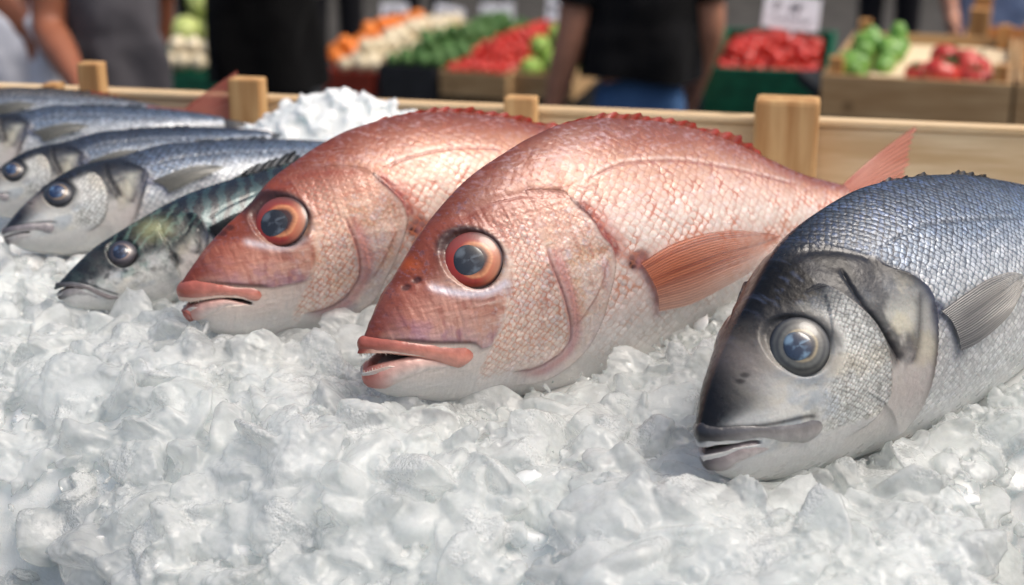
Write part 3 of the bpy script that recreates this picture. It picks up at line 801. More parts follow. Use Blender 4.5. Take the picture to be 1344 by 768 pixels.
    F.mix(lin(120, 44, 36), .8 * ss(.009, .004, np.hypot((u - pb[0, 0]) * .7, (v - pb[0, 1] - .002)))); F.mix(lin(22, 10, 12), ss(.0034, .0018, np.hypot((u - pb[0, 0] + .004) * .8, v - pb[0, 1])))
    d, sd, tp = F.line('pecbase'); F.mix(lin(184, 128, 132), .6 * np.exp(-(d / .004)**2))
    # eye surround
    r = np.hypot(u - eu, v - ev); er = EYE_R['RED']
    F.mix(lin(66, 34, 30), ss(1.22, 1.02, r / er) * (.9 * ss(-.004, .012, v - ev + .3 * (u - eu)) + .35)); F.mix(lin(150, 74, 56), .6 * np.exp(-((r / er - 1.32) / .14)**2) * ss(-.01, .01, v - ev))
    F.mix(lin(186, 84, 30), .7 * np.exp(-(((u - eu + .031) / .006)**2 + ((v - ev - .004) / .005)**2)))
    F.edge[..., 3] *= ss(1.15, 1.5, r / er)
    # nostrils
    for q in f['nostril']:
        F.mix(lin(62, 24, 20), .8 * ss(.0026, .0010, np.hypot((u - q[0]) * .75, (v - q[1]) * 1.2 - .4 * (u - q[0]))))
    # pores and wet specks
    F.mix(lin(70, 28, 24), .5 * ss(.74, .82, n5) * fh)
    # relief
    F.d += .0005 * np.exp(-((r / er - 1.12) / .22)**2) - .0018 * ss(1.05, .85, r / er)
    F.step('opercle', .0032, .014); F.step('preop', .0022, .010); F.step('oper2', .0012, .008); F.step('preop2', .0008, .006)
    F.groove('preop', .0010, .0012); F.groove('nape', .0008, .003); F.groove('lat', .0004, .0008)
    d, sd, tp = F.line('plate'); F.d += .0012 * plate
    for q in f['nostril']: F.d -= .0006 * ss(.003, .001, np.hypot(u - q[0], v - q[1]))
    F.d += .0005 * (n4 - .5) + .00025 * (n2 - .5) * H
    if F.seed: F.col = F.col * (1 + np.array([.0, -.08, -.15]) * ss(.75, .3, t)[..., None]); F.edge[..., :3] *= np.array([1, .88, .8])
    F.sil = .35 + .5 * ss(.3, .6, t)


def paint_silver(F, er=.009, back=None, blue=1., bream=False):
    u, v, t, f = F.u, F.v, F.t, F.f
    L = F.S.L
    n1 = F.n(90, 140, 1); n2 = F.n(330, 330, 2); n3 = F.n(50, 420, 3); n4 = F.n(28, 40, 4); n5 = F.n(800, 800, 6, 2)
    bk = lin(74, 86, 102) if back is None else back
    F.col = F.ramp(t + .08 * (n4 - .5), [(0, bk * .55), (.08, bk), (.2, bk * .55 + .45 * lin(120, 140, 162)), (.33, lin(164, 171, 178)), (.45, lin(194, 197, 198)),
                                         (.62, lin(206, 208, 208)), (.8, lin(218, 219, 218)), (1, lin(216, 216, 214))])
    F.mix(lin(224, 228, 232), .35 * ss(.55, .8, n3) * ss(.1, .3, t))
    F.mix(lin(84, 108, 156), .35 * blue * ss(.5, .72, n2) * ss(.38, .1, t))
    F.edge[..., :3] = F.ramp(t, [(0, lin(16, 20, 28)), (.2, lin(38, 48, 64)), (.4, lin(96, 106, 118)), (.6, lin(150, 153, 156)), (1, lin(196, 196, 194))])
    head = ss(.002, -.002, u - op_u(F))
    nape_v = F.at_u('nape'); nu0 = f['nape'][0][0]
    above = ss(-.002, .003, v - nape_v) * ss(nu0 - .012, nu0 + .012, u)
    body = np.maximum(1 - head, above)
    F.edge[..., 3] = body * ss(.97, .75, t) * (.75 + .25 * ss(.5, .2, t))
    H = (1 - above) * head
    hc = F.ramp(t, [(0, lin(28, 31, 38)), (.13, lin(40, 45, 54)), (.24, lin(92, 98, 104)), (.36, lin(180, 183, 182)), (.55, lin(214, 215, 212)), (.7, lin(216, 215, 212)), (.85, lin(206, 204, 202)), (1, lin(212, 211, 208))])
    if bream: hc = F.ramp(t, [(0, lin(12, 13, 17)), (.13, lin(17, 19, 24)), (.20, lin(30, 33, 38)), (.28, lin(110, 114, 116)), (.36, lin(196, 198, 196)), (.55, lin(222, 223, 220)), (.7, lin(220, 219, 216)), (1, lin(214, 213, 210))])
    F.col = F.col * (1 - H[..., None]) + hc * H[..., None]
    eu, ev = f['eye'][0]; r = np.hypot(u - eu, v - ev)
    # dark crown and snout
    fh = ss(ev - .012, ev + .012, v + .30 * (eu - u)) * ss(f['nape'][-1][0] + .01, eu + .012, u)
    F.mix(lin(9, 10, 13) if bream else lin(26, 30, 38), .93 * fh); F.mix(lin(90, 104, 136), fh * .3 * ss(.55, .8, F.n(420, 300, 14)))
    sn = ss(eu - .004, eu * .35, u) * ss(-.004, .010, v - F.at_u('ulip_t') - .18 * u)
    F.mix(lin(18, 19, 24) if bream else lin(40, 42, 50), .9 * sn)
    # cheek: scaled pale plate, brightened further by light put into its colour
    cu = F.at_v('cheek'); ct = f['cheek'][0]; top = max(p[1] for p in f['cheek'])
    ck = ss(.0012, -.0012, u - cu) * ss(.002, -.004, v - top + .25 * np.abs(u - f['cheek'][1][0])) * ss(eu - .030 * er / .012, eu + .006, u + .4 * (ev - v)) * ss(-.001, .003, v - F.at_u('llip_b') + .002) * ss(-.007, .002, v - f['cheek'][-1][1])
    F.mix(lin(218, 219, 214), .9 * ck * ss(ev + .02, ev - .004, v - .35 * (u - eu)))
    F.mix(lin(140, 142, 138), ck * .4 * ss(.5, .75, F.n(200, 200, 17)))
    lo = ck * ss(ev - .004, ev - .014, v) * ss(.03, .0, u - eu)
    F.mix(lin(168, 180, 192), .6 * lo * ss(.35, .6, n1))
    F.mix(lin(214, 200, 172), .35 * ck * ss(.5, .75, F.n(60, 60, 19)))
    F.edge[..., 3] = np.maximum(F.edge[..., 3], .75 * ck * ss(eu - .004, eu + .012, u)); 
    F.cell = 1 + .6 * (ck > .02)
    F.edge[..., :3] = np.where((ck > .05)[..., None], F.ramp(v, [(ev - .04, lin(120, 118, 110)), (ev, lin(96, 96, 92)), (ev + .02, lin(70, 74, 80))]), F.edge[..., :3])
    # between cheek and gill edge: dark folds over a pale plate
    gc = H * ss(-.0005, .002, u - cu) * ss(.001, -.002, u - op_u(F))
    tg = np.clip((v - f['opercle'][-1][1]) / (f['opercle'][0][1] - f['opercle'][-1][1]), 0, 1)
    gcol = F.ramp(tg, [(0, lin(220, 218, 213)), (.3, lin(216, 211, 205)), (.5, lin(200, 197, 192)), (.72, lin(190, 190, 180)), (.86, lin(84, 90, 98)), (.95, lin(26, 29, 36)), (1, lin(18, 20, 26))])
    m = (gc * .9)[..., None]; F.col = F.col * (1 - m) + gcol * m
    F.mix(lin(34, 38, 48), gc * .75 * ss(.5, .72, F.n(110, 60, 23)) * ss(.35, .6, tg)); F.mix(lin(206, 200, 176), gc * .6 * ss(.52, .72, F.n(70, 50, 29)) * ss(.3, .5, tg) * ss(.95, .8, tg))
    w = er / .012
    if not bream:
        dk = gc * ss(.50, .66, tg); F.mix(lin(36, 42, 52), .8 * dk * (1 - .85 * np.exp(-(((u - .5 * (cu + op_u(F)) - .004) / .008)**2))))
        F.mix(lin(206, 206, 190), .5 * gc * ss(.45, .6, tg) * ss(.9, .75, tg) * np.exp(-(((u - .5 * (cu + op_u(F)) - .004) / .005)**2)))
    F.stroke('cheek', .0009 * w, lin(70, 72, 74), .65); F.stroke('preop', .0034 * w, lin(26, 29, 36), .92); F.stroke('preop', .0010 * w, lin(18, 20, 26), .7)  # fold lines: dark markings, deepened by groove shade in the colour
    F.stroke('oper2', .0026 * w, lin(44, 48, 56), .75)
    d, sd, tp = F.line('opercle')
    F.mix(lin(14, 17, 26), .95 * np.exp(-(d / (.0026 * w))**2) * ss(.85, .5, tp)); F.mix(lin(40, 52, 82), .8 * np.exp(-((d - .0) / (.0060 * w))**2) * ss(.12, .25, tp) * ss(.5, .35, tp) * (sd < 0))
    F.mix(lin(226, 224, 220), .6 * np.exp(-((d - .0032 * w) / (.0016 * w))**2) * (sd > 0) * ss(.1, .3, tp)); F.mix(lin(120, 116, 116), .6 * np.exp(-(d / (.0009 * w))**2) * ss(.4, .6, tp) * ss(1., .9, tp))
    F.mix(lin(206, 184, 182), .25 * np.exp(-(((u - f['oper2'][-1][0]) / .014 / w)**2 + ((v - f['oper2'][-1][1] + .010 * w) / .014 / w)**2)))
    F.stroke('nape', .0022 * w, lin(24, 28, 34), .7)
    F.stroke('lat', .0009 * w, lin(70, 80, 92), .75); F.stroke('lat', .0009, lin(212, 216, 220), .15, off=.002)
    F.stroke('ulip_t', .0010 * w, lin(30, 30, 36), .8)
    # lower jaw
    F.mix(lin(212, 211, 208), .85 * ss(.004, -.004, v - np.interp(u, [0, eu, f['cheek'][-1][0] * 1.4], [f['llip_b'][0][1] - .002, f['cheek'][-1][1] - .002, f['cheek'][-1][1] - .01])) * ss(.13 * w, .1 * w, u))
    # pectoral socket
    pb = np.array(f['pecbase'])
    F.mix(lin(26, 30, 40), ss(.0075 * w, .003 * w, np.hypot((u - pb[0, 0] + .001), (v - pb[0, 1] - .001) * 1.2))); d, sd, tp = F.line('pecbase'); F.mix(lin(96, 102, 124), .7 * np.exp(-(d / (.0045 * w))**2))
    # eye surround
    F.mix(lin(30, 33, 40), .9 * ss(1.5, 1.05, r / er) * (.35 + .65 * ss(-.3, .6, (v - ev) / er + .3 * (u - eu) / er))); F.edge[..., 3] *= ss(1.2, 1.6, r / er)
    F.mix(lin(150, 140, 140), .35 * np.exp(-(((u - eu + 1.55 * er) / (.6 * er))**2 + ((v - ev + .1 * er) / (.8 * er))**2)))
    for q in f['nostril']: F.mix(lin(24, 22, 24), .7 * ss(.0019 * w, .0006 * w, np.hypot(u - q[0], (v - q[1]) * 1.4))); F.d -= .0002 * ss(.003 * w, .001 * w, np.hypot(u - q[0], v - q[1]))
    # relief
    F.d += .0003 * w * np.exp(-((r / er - 1.14) / .22)**2) - .0014 * w * ss(1.05, .85, r / er)
    F.step('opercle', .0034 * w, .014 * w); F.step('cheek', .0020 * w, .012 * w); F.step('preop', .0014 * w, .008 * w); F.step('oper2', .0012 * w, .008 * w)
    F.groove('preop', .0012 * w, .0014 * w); F.groove('nape', .0007 * w, .002 * w); F.groove('lat', .0004, .0008)
    F.d += .0005 * (n4 - .5) + .0003 * (n2 - .5) * H
    F.sil = (.55 + .45 * ss(.25, .5, t) * ss(.95, .7, t)) * (1 - .85 * H)


def paint_mack(F):
    paint_silver(F, er=EYE_R['MACK'], back=lin(46, 76, 80), blue=.2)
    u, v, t, f = F.u, F.v, F.t, F.f
    F.edge[..., 3] *= .25
    head = ss(.002, -.002, u - op_u(F)); B = 1 - head
    # blue green back with wavy dark bars
    bk = B * ss(.46, .36, t + .05 * (F.n(120, 60, 31) - .5))
    F.mix(lin(54, 84, 86), bk * .95); F.mix(lin(30, 48, 54), bk * .7 * ss(.2, .05, t))
    ph = u * 520 + 5.5 * F.n(70, 90, 33) + 26 * t + 5 * F.n(180, 180, 34)
    F.mix(lin(10, 20, 30), bk * ss(-.15, .25, np.sin(ph)) * .97)
    F.mix(lin(190, 196, 196), B * .6 * ss(.42, .55, t) * ss(.8, .6, t))
    ph2 = u * 400 + 7 * F.n(160, 160, 41) + 60 * t
    hd = head * ss(.42, .2, t) * ss(.03, .06, u)
    F.mix(lin(22, 34, 38), hd * .6); F.mix(lin(12, 20, 24), hd * .8 * ss(-.1, .5, np.sin(ph2))); F.mix(lin(90, 120, 112), hd * .5 * ss(.3, .8, -np.sin(ph2)))
    eu, ev = f['eye'][0]
    F.mix(lin(26, 33, 37), head * .8 * ss(.46, .30, t + .08 * (F.n(160, 160, 35) - .5)))
    F.mix(lin(12, 20, 24), hd * .8 * ss(-.1, .5, np.sin(ph2))); F.mix(lin(96, 128, 118), hd * .45 * ss(.45, .9, -np.sin(ph2)))
    F.mix(lin(60, 70, 72), head * .5 * ss(.5, .7, F.n(190, 150, 36)) * ss(.75, .5, t))
    F.mix(lin(196, 200, 150), .45 * np.exp(-(((u - eu - .026) / .010)**2 + ((v - ev - .008) / .007)**2)))
    F.mix(lin(90, 130, 122), .5 * ss(.5, .7, F.n(160, 160, 51)) * np.exp(-(((u - eu) / .024)**2 + ((v - ev + .012) / .008)**2)))
    F.mix(lin(22, 30, 36), .7 * ss(.55, .75, F.n(240, 200, 53)) * head * ss(.2, .3, t) * ss(.6, .45, t))


EYE_R = dict(RED=.0168, BREAM=.0156, BASS=.0106, MACK=.0098)


def ring_cols(stops, spread=0.):
    def f(r, a):
        n = fbm(np.cos(a) * 2 + 5, np.sin(a) * 2 + 5, 3) - .5; q = np.clip(r + spread * n * 2, 0, 1)
        streak = fbm(a * 9, r * 3, 9, 3)
        xs = [s[0] for s in stops]
        c = np.stack([np.interp(q, xs, [s[1][k] for s in stops]) for k in range(3)], -1)
        return c * (.75 + .5 * streak)[..., None]
    return f


def cloudy(c0, c1):
    def f(r, a):
        x = r * np.cos(a); y = r * np.sin(a)
        n = ss(.40, .75, fbm(x * 1.7 + 9, y * 1.7 + 3, 5, 3) + .30 * np.sin(2.5 * a + 3 * r) * .5)
        c = c0 + (np.asarray(c1) - c0) * n[..., None]
        return c * (1 - .55 * ss(.82, 1, r))[..., None]
    return f


def red_iris(r, a):
    c = ring_cols([(0, lin(40, 24, 20)), (.40, lin(60, 26, 20)), (.53, lin(176, 110, 70)), (.60, lin(200, 136, 92)), (.68, lin(156, 48, 22)), (.80, lin(122, 28, 14)), (.88, lin(116, 44, 26)), (.94, lin(60, 26, 20)), (1, lin(24, 12, 12))], .05)(r, a)
    sect = ss(-.2, .9, np.cos(a - 2.6))[..., None] * ss(.5, .62, r)[..., None]
    c = c * (1 - .65 * sect) + lin(160, 40, 26) * .65 * sect
    warm = (ss(.2, 1, np.cos(a + .5)) * ss(.55, .7, r) * ss(.95, .85, r))[..., None]
    c = c * (1 - .45 * warm) + lin(206, 140, 96) * .45 * warm
    up = (ss(.3, .95, np.sin(a)) * ss(.55, .75, r))[..., None]
    return c * (1 - .5 * up) + lin(112, 70, 66) * .5 * up


def fin_cols(base, tip, streak, a0=.95, a1=.7, seed=0, dark=.5):
    def f(a, s, w):
        n = fbm(a * 26 + seed, s * 1.5, seed, 3)
        c = base + (np.asarray(tip) - base) * ss(.1, .9, s)[..., None]
        k = (ss(.5, .72, n))[..., None]; c = c * (1 - k * dark) + np.asarray(streak) * k * dark
        c = c * (.82 + .22 * (w * .5 + .5))[..., None]
        al = a0 + (a1 - a0) * s + .12 * w
        return np.concatenate([c, np.clip(al, 0, 1)[..., None]], -1)
    return f


def lip_cols(c_up, c_lo, inner, front):
    def f(k, cz, n):
        c = c_lo + (c_up - c_lo) * ss(-.8, .8, cz)[..., None]
        m = ss(.35, .0, k)[..., None]; c = c * (1 - m) + front * m
        return c * (.62 + .76 * n)[..., None]
    return f


def build_red(label, group, loc=None, rot=None, scale=1., dense=1., cat='fish', key='RED'):
    d = FISH[key]; f = d['f']; S = Shape(d)
    root = place('red_snapper', label, cat, group, d, loc, rot); root.scale = (scale,) * 3
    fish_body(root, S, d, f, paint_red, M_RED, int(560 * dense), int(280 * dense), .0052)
    lc = lip_cols(lin(166, 92, 78), lin(208, 146, 130), None, lin(148, 78, 66))
    lip(root, 'upper_lip', S, f, 'ulip_t', 'ulip_b', None, lc, tail=1)
    lip(root, 'lower_lip', S, f, 'llip_t', 'llip_b', None, lip_cols(lin(200, 156, 144), lin(204, 194, 188), None, lin(164, 88, 76)), out=.0006)
    teeth(root, S, f, 'ulip_b', 15, .0017, True, 'upper_teeth'); teeth(root, S, f, 'llip_t', 14, .0014, False, 'lower_teeth')
    eye(root, S, f['eye'][0], EYE_R['RED'], red_iris, .0088, cloudy(lin(30, 33, 38), lin(84, 92, 100)), f['pupil'][0], nfwd=.12, height=.22)
    pc = fin_cols(lin(204, 122, 88), lin(212, 140, 108), lin(150, 68, 46), .88, .46, 4, .85)
    def pcol(a, s, w):
        c = pc(a, s, w); k = ss(.45, .9, a + .15 * (fbm(a * 30, s * 2, 14, 2) - .5))[..., None]
        c[..., :3] = c[..., :3] * (1 - .65 * k) + lin(222, 184, 166) * .65 * k; c[..., 3] -= .30 * k[..., 0] * ss(.3, 1, s); return c
    pectoral(root, S, f, pcol, rays=24)
    hf = lambda a: .0055 * ss(0, .08, a) * (.55 + .8 * fbm(a * 17, a * 0 + 3, 5, 2)) * ss(1.02, .85, a)
    ridge_fin(root, 'dorsal_fin', S, .135, .345, hf, fin_cols(lin(150, 56, 44), lin(176, 62, 50), lin(110, 30, 26), .98, .9, 6), 22, 1.6, ragged=.3)
    tail_fin(root, S, .098 if key == 'RED' else .06, .092 if key == 'RED' else .06, fin_cols(lin(206, 128, 112), lin(206, 120, 104), lin(178, 72, 54), .92, .68, 7), fork=.22)
    ridge_fin(root, 'anal_fin', S, .255, .33, lambda a: .020 * ss(0, .2, a) * (1 - .5 * a), fin_cols(lin(204, 140, 126), lin(206, 150, 134), lin(190, 100, 84), .95, .8, 9), 9, .8, below=True)
    for sg in (1, -1):
        p0 = np.array(f['pelvic'][0])
        def P(a, s):
            x = p0[0] + .034 * s + .004 * a; z = p0[1] - .010 * a + (.006 - .006 * a) * s
            return np.stack([x, sg * (float(S.yv(p0[0], p0[1])) - .002 - .005 * s), z], -1)
        fan(root, 'pelvic_fin', P, fin_cols(lin(206, 158, 150), lin(198, 140, 132), lin(170, 90, 80), .97, .85, 11), 7)
    return root


def build_bream(label):
    d = FISH['BREAM']; f = d['f']; S = Shape(d)
    root = place('silver_bream', label, 'fish', None, d)
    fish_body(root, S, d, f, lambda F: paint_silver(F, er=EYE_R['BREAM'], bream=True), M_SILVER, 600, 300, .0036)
    lc = lip_cols(lin(70, 71, 76), lin(158, 154, 152), None, lin(34, 35, 40))
    lip(root, 'upper_lip', S, f, 'ulip_t', 'ulip_b', None, lc, tail=1)
    lip(root, 'lower_lip', S, f, 'llip_t', 'llip_b', None, lip_cols(lin(140, 128, 128), lin(180, 172, 170), None, lin(66, 62, 66)), out=.0004)
    iris = ring_cols([(0, lin(30, 34, 40)), (.42, lin(40, 44, 50)), (.51, lin(150, 138, 110)), (.58, lin(84, 84, 80)), (.68, lin(92, 94, 90)), (.78, lin(50, 52, 54)), (.87, lin(78, 80, 78)), (.95, lin(50, 52, 56)), (1, lin(20, 22, 26))], .03)
    eye(root, S, f['eye'][0], EYE_R['BREAM'], iris, .0074, cloudy(lin(26, 42, 64), lin(104, 132, 156)), f['pupil'][0], nfwd=.10, height=.26)
    pectoral(root, S, f, fin_cols(lin(128, 128, 128), lin(172, 168, 160), lin(84, 86, 90), .95, .72, 4, .6), rays=22)
    hf = lambda a: (.0042 * ss(0, .1, a) * ss(.62, .5, a) + .0046 * ss(.62, .68, a) * ss(1.0, .84, a)) * (.6 + .7 * fbm(a * 15, a * 0 + 7, 5, 2))
    ridge_fin(root, 'dorsal_fin', S, .136, .30, hf, fin_cols(lin(46, 50, 58), lin(40, 44, 52), lin(22, 24, 30), .98, .92, 6), 24, 1.0)
    tail_fin(root, S, .10, .15, fin_cols(lin(92, 98, 106), lin(74, 78, 86), lin(46, 50, 58), .97, .9, 7), fork=.4)
    ridge_fin(root, 'anal_fin', S, .27, .35, lambda a: .02 * ss(0, .2, a) * (1 - .5 * a), fin_cols(lin(170, 170, 170), lin(180, 178, 176), lin(130, 130, 132), .95, .8, 9), 9, .8, below=True)
    return root


def build_bass(label, loc=None, rot=None, scale=1., back=None, dense=.62):
    far = loc is not None
    d = FISH['BASS']; f = d['f']; S = Shape(d)
    root = place('sea_bass', label, 'fish', 'silver sea bass lying in a row at the left of the ice', d, loc, rot); root.scale = (scale,) * 3
    fish_body(root, S, d, f, lambda F: paint_silver(F, er=EYE_R['BASS'], back=back, blue=.4 if back is None else .1), M_SILVER, int(520 * dense), int(260 * dense), .0042)
    lip(root, 'upper_lip', S, f, 'ulip_t', 'ulip_b', None, lip_cols(lin(128, 124, 128), lin(150, 144, 146), None, lin(70, 68, 74)), tail=1)
    lip(root, 'lower_lip', S, f, 'llip_t', 'llip_b', None, lip_cols(lin(150, 146, 146), lin(180, 176, 174), None, lin(84, 80, 84)), out=.0003)
    iris = ring_cols([(0, lin(30, 34, 40)), (.46, lin(40, 44, 50)), (.54, lin(140, 116, 90)), (.62, lin(84, 76, 70)), (.68, lin(40, 42, 48)), (.8, lin(36, 38, 44)), (1, lin(26, 28, 34))], .05)
    eye(root, S, f['eye'][0], EYE_R['BASS'], iris, .0056, cloudy(lin(28, 46, 78), lin(84, 112, 146)), f['pupil'][0])
    pectoral(root, S, f, fin_cols(lin(128, 128, 122), lin(160, 158, 148), lin(100, 100, 98), .97, .85, 4), lift=.008)
    hf = lambda a: .0045 * ss(0, .1, a) * ss(1.0, .7, a) * (.85 + .15 * np.abs(np.sin(a * 9 * np.pi)))
    ridge_fin(root, 'dorsal_fin', S, .15, .24, hf, fin_cols(lin(56, 60, 66), lin(60, 64, 70), lin(32, 34, 40), .98, .92, 6), 10, 1.4)
    tail_fin(root, S, .05 if far else .065, .045 if far else .07, fin_cols(lin(92, 98, 106), lin(74, 78, 86), lin(46, 50, 58), .97, .9, 7), fork=.4, rays=14, tilt=-.03)
    return root


def build_mackerel(label):
    d = FISH['MACK']; f = d['f']; S = Shape(d)
    root = place('mackerel', label, 'fish', None, d)
    fish_body(root, S, d, f, paint_mack, M_DARK, 360, 180, .003)
    lip(root, 'upper_lip', S, f, 'ulip_t', 'ulip_b', None, lip_cols(lin(90, 92, 96), lin(140, 130, 130), None, lin(40, 42, 46)), tail=1)
    lip(root, 'lower_lip', S, f, 'llip_t', 'llip_b', None, lip_cols(lin(120, 118, 120), lin(170, 168, 168), None, lin(60, 60, 64)), out=.0003)
    iris = ring_cols([(0, lin(30, 34, 40)), (.36, lin(40, 44, 50)), (.46, lin(150, 128, 116)), (.56, lin(96, 86, 88)), (.70, lin(60, 56, 62)), (1, lin(22, 24, 28))], .05)
    eye(root, S, f['eye'][0], EYE_R['MACK'], iris, .0052, cloudy(lin(26, 34, 54), lin(70, 88, 116)), f['pupil'][0])
    pectoral(root, S, f, fin_cols(lin(40, 46, 52), lin(60, 66, 72), lin(20, 24, 30), .97, .9, 4), lift=.006)
    ridge_fin(root, 'dorsal_fin', S, .13, .20, lambda a: .010 * ss(0, .25, a) * ss(1.0, .7, a), fin_cols(lin(30, 36, 40), lin(36, 42, 46), lin(16, 20, 24), .98, .92, 6), 10, 1.6)
    tail_fin(root, S, .04, .05, fin_cols(lin(60, 70, 74), lin(50, 58, 62), lin(26, 32, 36), .97, .9, 7), fork=.55, rays=14, tilt=-.02)
    return root
FISH['RED2']['seed'] = 5
RS = 'red snappers with open mouths lying on the ice'
build_red('largest red snapper, mid picture, small teeth showing and its orange side fin spread', RS)
build_red('red snapper between the mackerel and the largest snapper, mouth slightly open', RS, key='RED2', dense=.8)
build_red('red snapper far behind the grey fish, only its tail rising above them', RS, loc=(-.545, 1.262, 1.070), rot=(2, 18, 12), dense=.4, scale=.65)
build_bream('silver fish with a dark crown, nearest of all, at the right edge')
build_mackerel('mackerel with wavy dark bars on its blue green back, beside a red snapper')
build_bass('silver sea bass next to the mackerel, whole head and grey side fin visible')
build_bass('dark backed sea bass second in its row, eye just inside the left edge', (-.4118, 1.0483, 1.1315), (32, 5.5, 9.3), .815, lin(44, 54, 70))
build_bass('blurred blue grey sea bass third in its row, head partly cut by the edge', (-.4865, 1.1458, 1.1403), (22, 3.4, 10.4), .829, None, .4)
build_bass('brownish grey sea bass farthest back in its row, only its back visible', (-.5392, 1.2335, 1.1511), (12, 1.8, 12.2), .746, lin(92, 86, 78), .4)
# ---------------------------------------------------------------- crushed ice
ICE_D = []      # contact points: where each fish presses into the ice (x, y, height, reach)
for _n, _k in (('RED', 1), ('RED2', 1), ('BREAM', 1), ('BASS', 1), ('MACK', 1)):
    d = FISH[_n]; S = Shape(d); yaw, pit, rol = d['place']['rot']
    Mx = np.array(Matrix.Rotation(R(yaw), 3, 'Z') @ Matrix.Rotation(R(-pit), 3, 'Y') @ Matrix.Rotation(R(-rol), 3, 'X')); O = np.array(d['place']['loc'])
    for u in np.linspace(.012, S.L * .95, 14):
        t = np.linspace(.5, 1, 30); z = S.T(u) + (S.B(u) - S.T(u)) * t; y = S.y(np.full(30, u), t)
        p = np.concatenate([np.stack([0 * z + u, y, z], -1), np.stack([0 * z + u, -y, z], -1)]) @ Mx.T + O
        q = p[p[:, 2].argmin()]; c = p.mean(0)
        sink = -.002 + .022 * float(ss(.16, .42, u / S.L))
        ICE_D.append((c[0], c[1], q[2] + sink, .035))
ICE_D = np.array(ICE_D)


def ice_plane(x, y): return 1.081 + .10 * (y - .75)


def ice_h(x, y):
    x = np.asarray(x, float); y = np.asarray(y, float)
    yf = .70 - .58 * (x + .05)      # the bank falls away in front of the row of heads
    q = np.maximum(yf - y, 0); b = ice_plane(x, y) - .40 * q * q / (q + .035) + .018 * (fbm(x * 9, y * 9, 21, 3) - .5)
    num = b * .15; den = np.full(x.shape, .15) + .6 * ss(.05, .12, q); num = b * den
    for cx, cy, cz, r in ICE_D:
        w = np.exp(-((x - cx)**2 + (y - cy)**2) / (2 * r * r)); num = num + w * cz; den = den + w
    h = num / den
    # heaps of white ice at the back, between the snapper and the crate posts
    for mx, my, sx, sy, hh in ((-.165, 1.222, .050, .030, .012), (-.135, 1.225, .120, .026, .034), (-.02, 1.195, .05, .03, .012)):
        h = h + hh * np.exp(-.5 * (((x - mx) / sx)**4 + ((y - my) / sy)**2))
    # the heap ends at the front corners of its tray
    left = ss(.03, -.015, x + .222 + .30 * (y - .60) + .03 * (fbm(y * 20, x * 20, 5) - .5)) * ss(.74, .64, y)
    right = ss(-.02, .012, x - .238 - .30 * (y - .60) + .02 * (fbm(y * 20, x * 20, 6) - .5)) * ss(.74, .66, y)
    h = h - .22 * left - .22 * right - .05 * ss(.44, .36, y)
    ry = 1.222 - .2267 * (x - .019)
    h = h - .022 * ss(-.03, .06, x) * ss(1.02, 1.12, y) - .14 * ss(ry - .022, ry - .004, y)
    return h


def ico(sub):
    bm = bmesh.new(); bmesh.ops.create_icosphere(bm, subdivisions=sub, radius=1); bm.verts.ensure_lookup_table()
    v = np.array([x.co for x in bm.verts]); f = np.array([[x.index for x in q.verts] for q in bm.faces]); bm.free(); return v, f


def chips(rng, pos, rad, flat, sub, tiltmax):
    """rounded lumps of broken ice: uneven flattened blobs turned at random"""
    v0, f0 = ico(sub); V = []; Fc = []; k = 0
    var = []
    for i in range(24):      # broken pieces: flat faces meeting in slightly melted edges
        m = rng.integers(9, 15); a = rng.normal(size=(m, 3)); a /= np.linalg.norm(a, axis=1, keepdims=True)
        lim = rng.uniform(.5, .95, m); pw = rng.uniform(5, 12)
        s = (np.sum((np.maximum(v0 @ a.T, 0) / lim)**pw, 1) + 1e-3)**(-1 / pw)
        var.append(v0 * np.minimum(s, 1.25)[:, None])
    for p, r, fl in zip(pos, rad, flat):
        q = var[rng.integers(20)] * np.array([1, rng.uniform(.6, 1), fl]) * r
        a, b, c = rng.uniform(0, 6.28), rng.normal(0, tiltmax), rng.normal(0, tiltmax)
        Mx = np.array(Euler((b, c, a)).to_matrix())
        V.append(q @ Mx.T + p); Fc.append(f0 + k); k += len(v0)
    return np.concatenate(V), np.concatenate(Fc)


FISH_FR = []
for _n in ('RED', 'RED2', 'BREAM', 'BASS', 'MACK'):
    d = FISH[_n]; S = Shape(d); yaw, pit, rol = d['place']['rot']
    FISH_FR.append((S, np.array(d['place']['loc']), np.array(Matrix.Rotation(R(yaw), 3, 'Z') @ Matrix.Rotation(R(-pit), 3, 'Y') @ Matrix.Rotation(R(-rol), 3, 'X'))))


def clear_of_fish(p, r, gap):
    ok = np.ones(len(p), bool)
    for S, O, Mx in FISH_FR:
        q = (p - O) @ Mx
        u = np.clip(q[:, 0], 0, S.L); inside = (q[:, 0] > -r - gap) & (q[:, 0] < S.L + .05)
        T = S.T(u); B = S.B(u); t = np.clip((T - q[:, 2] - r * .3) / (T - B), .02, 1.0)
        hw = -S.y(np.maximum(u, .012), t)
        ok &= ~(inside & (np.abs(q[:, 1]) < hw * .97 + r * .55 + gap) & (q[:, 2] > B - r * .25) & (q[:, 2] < T))
    return ok


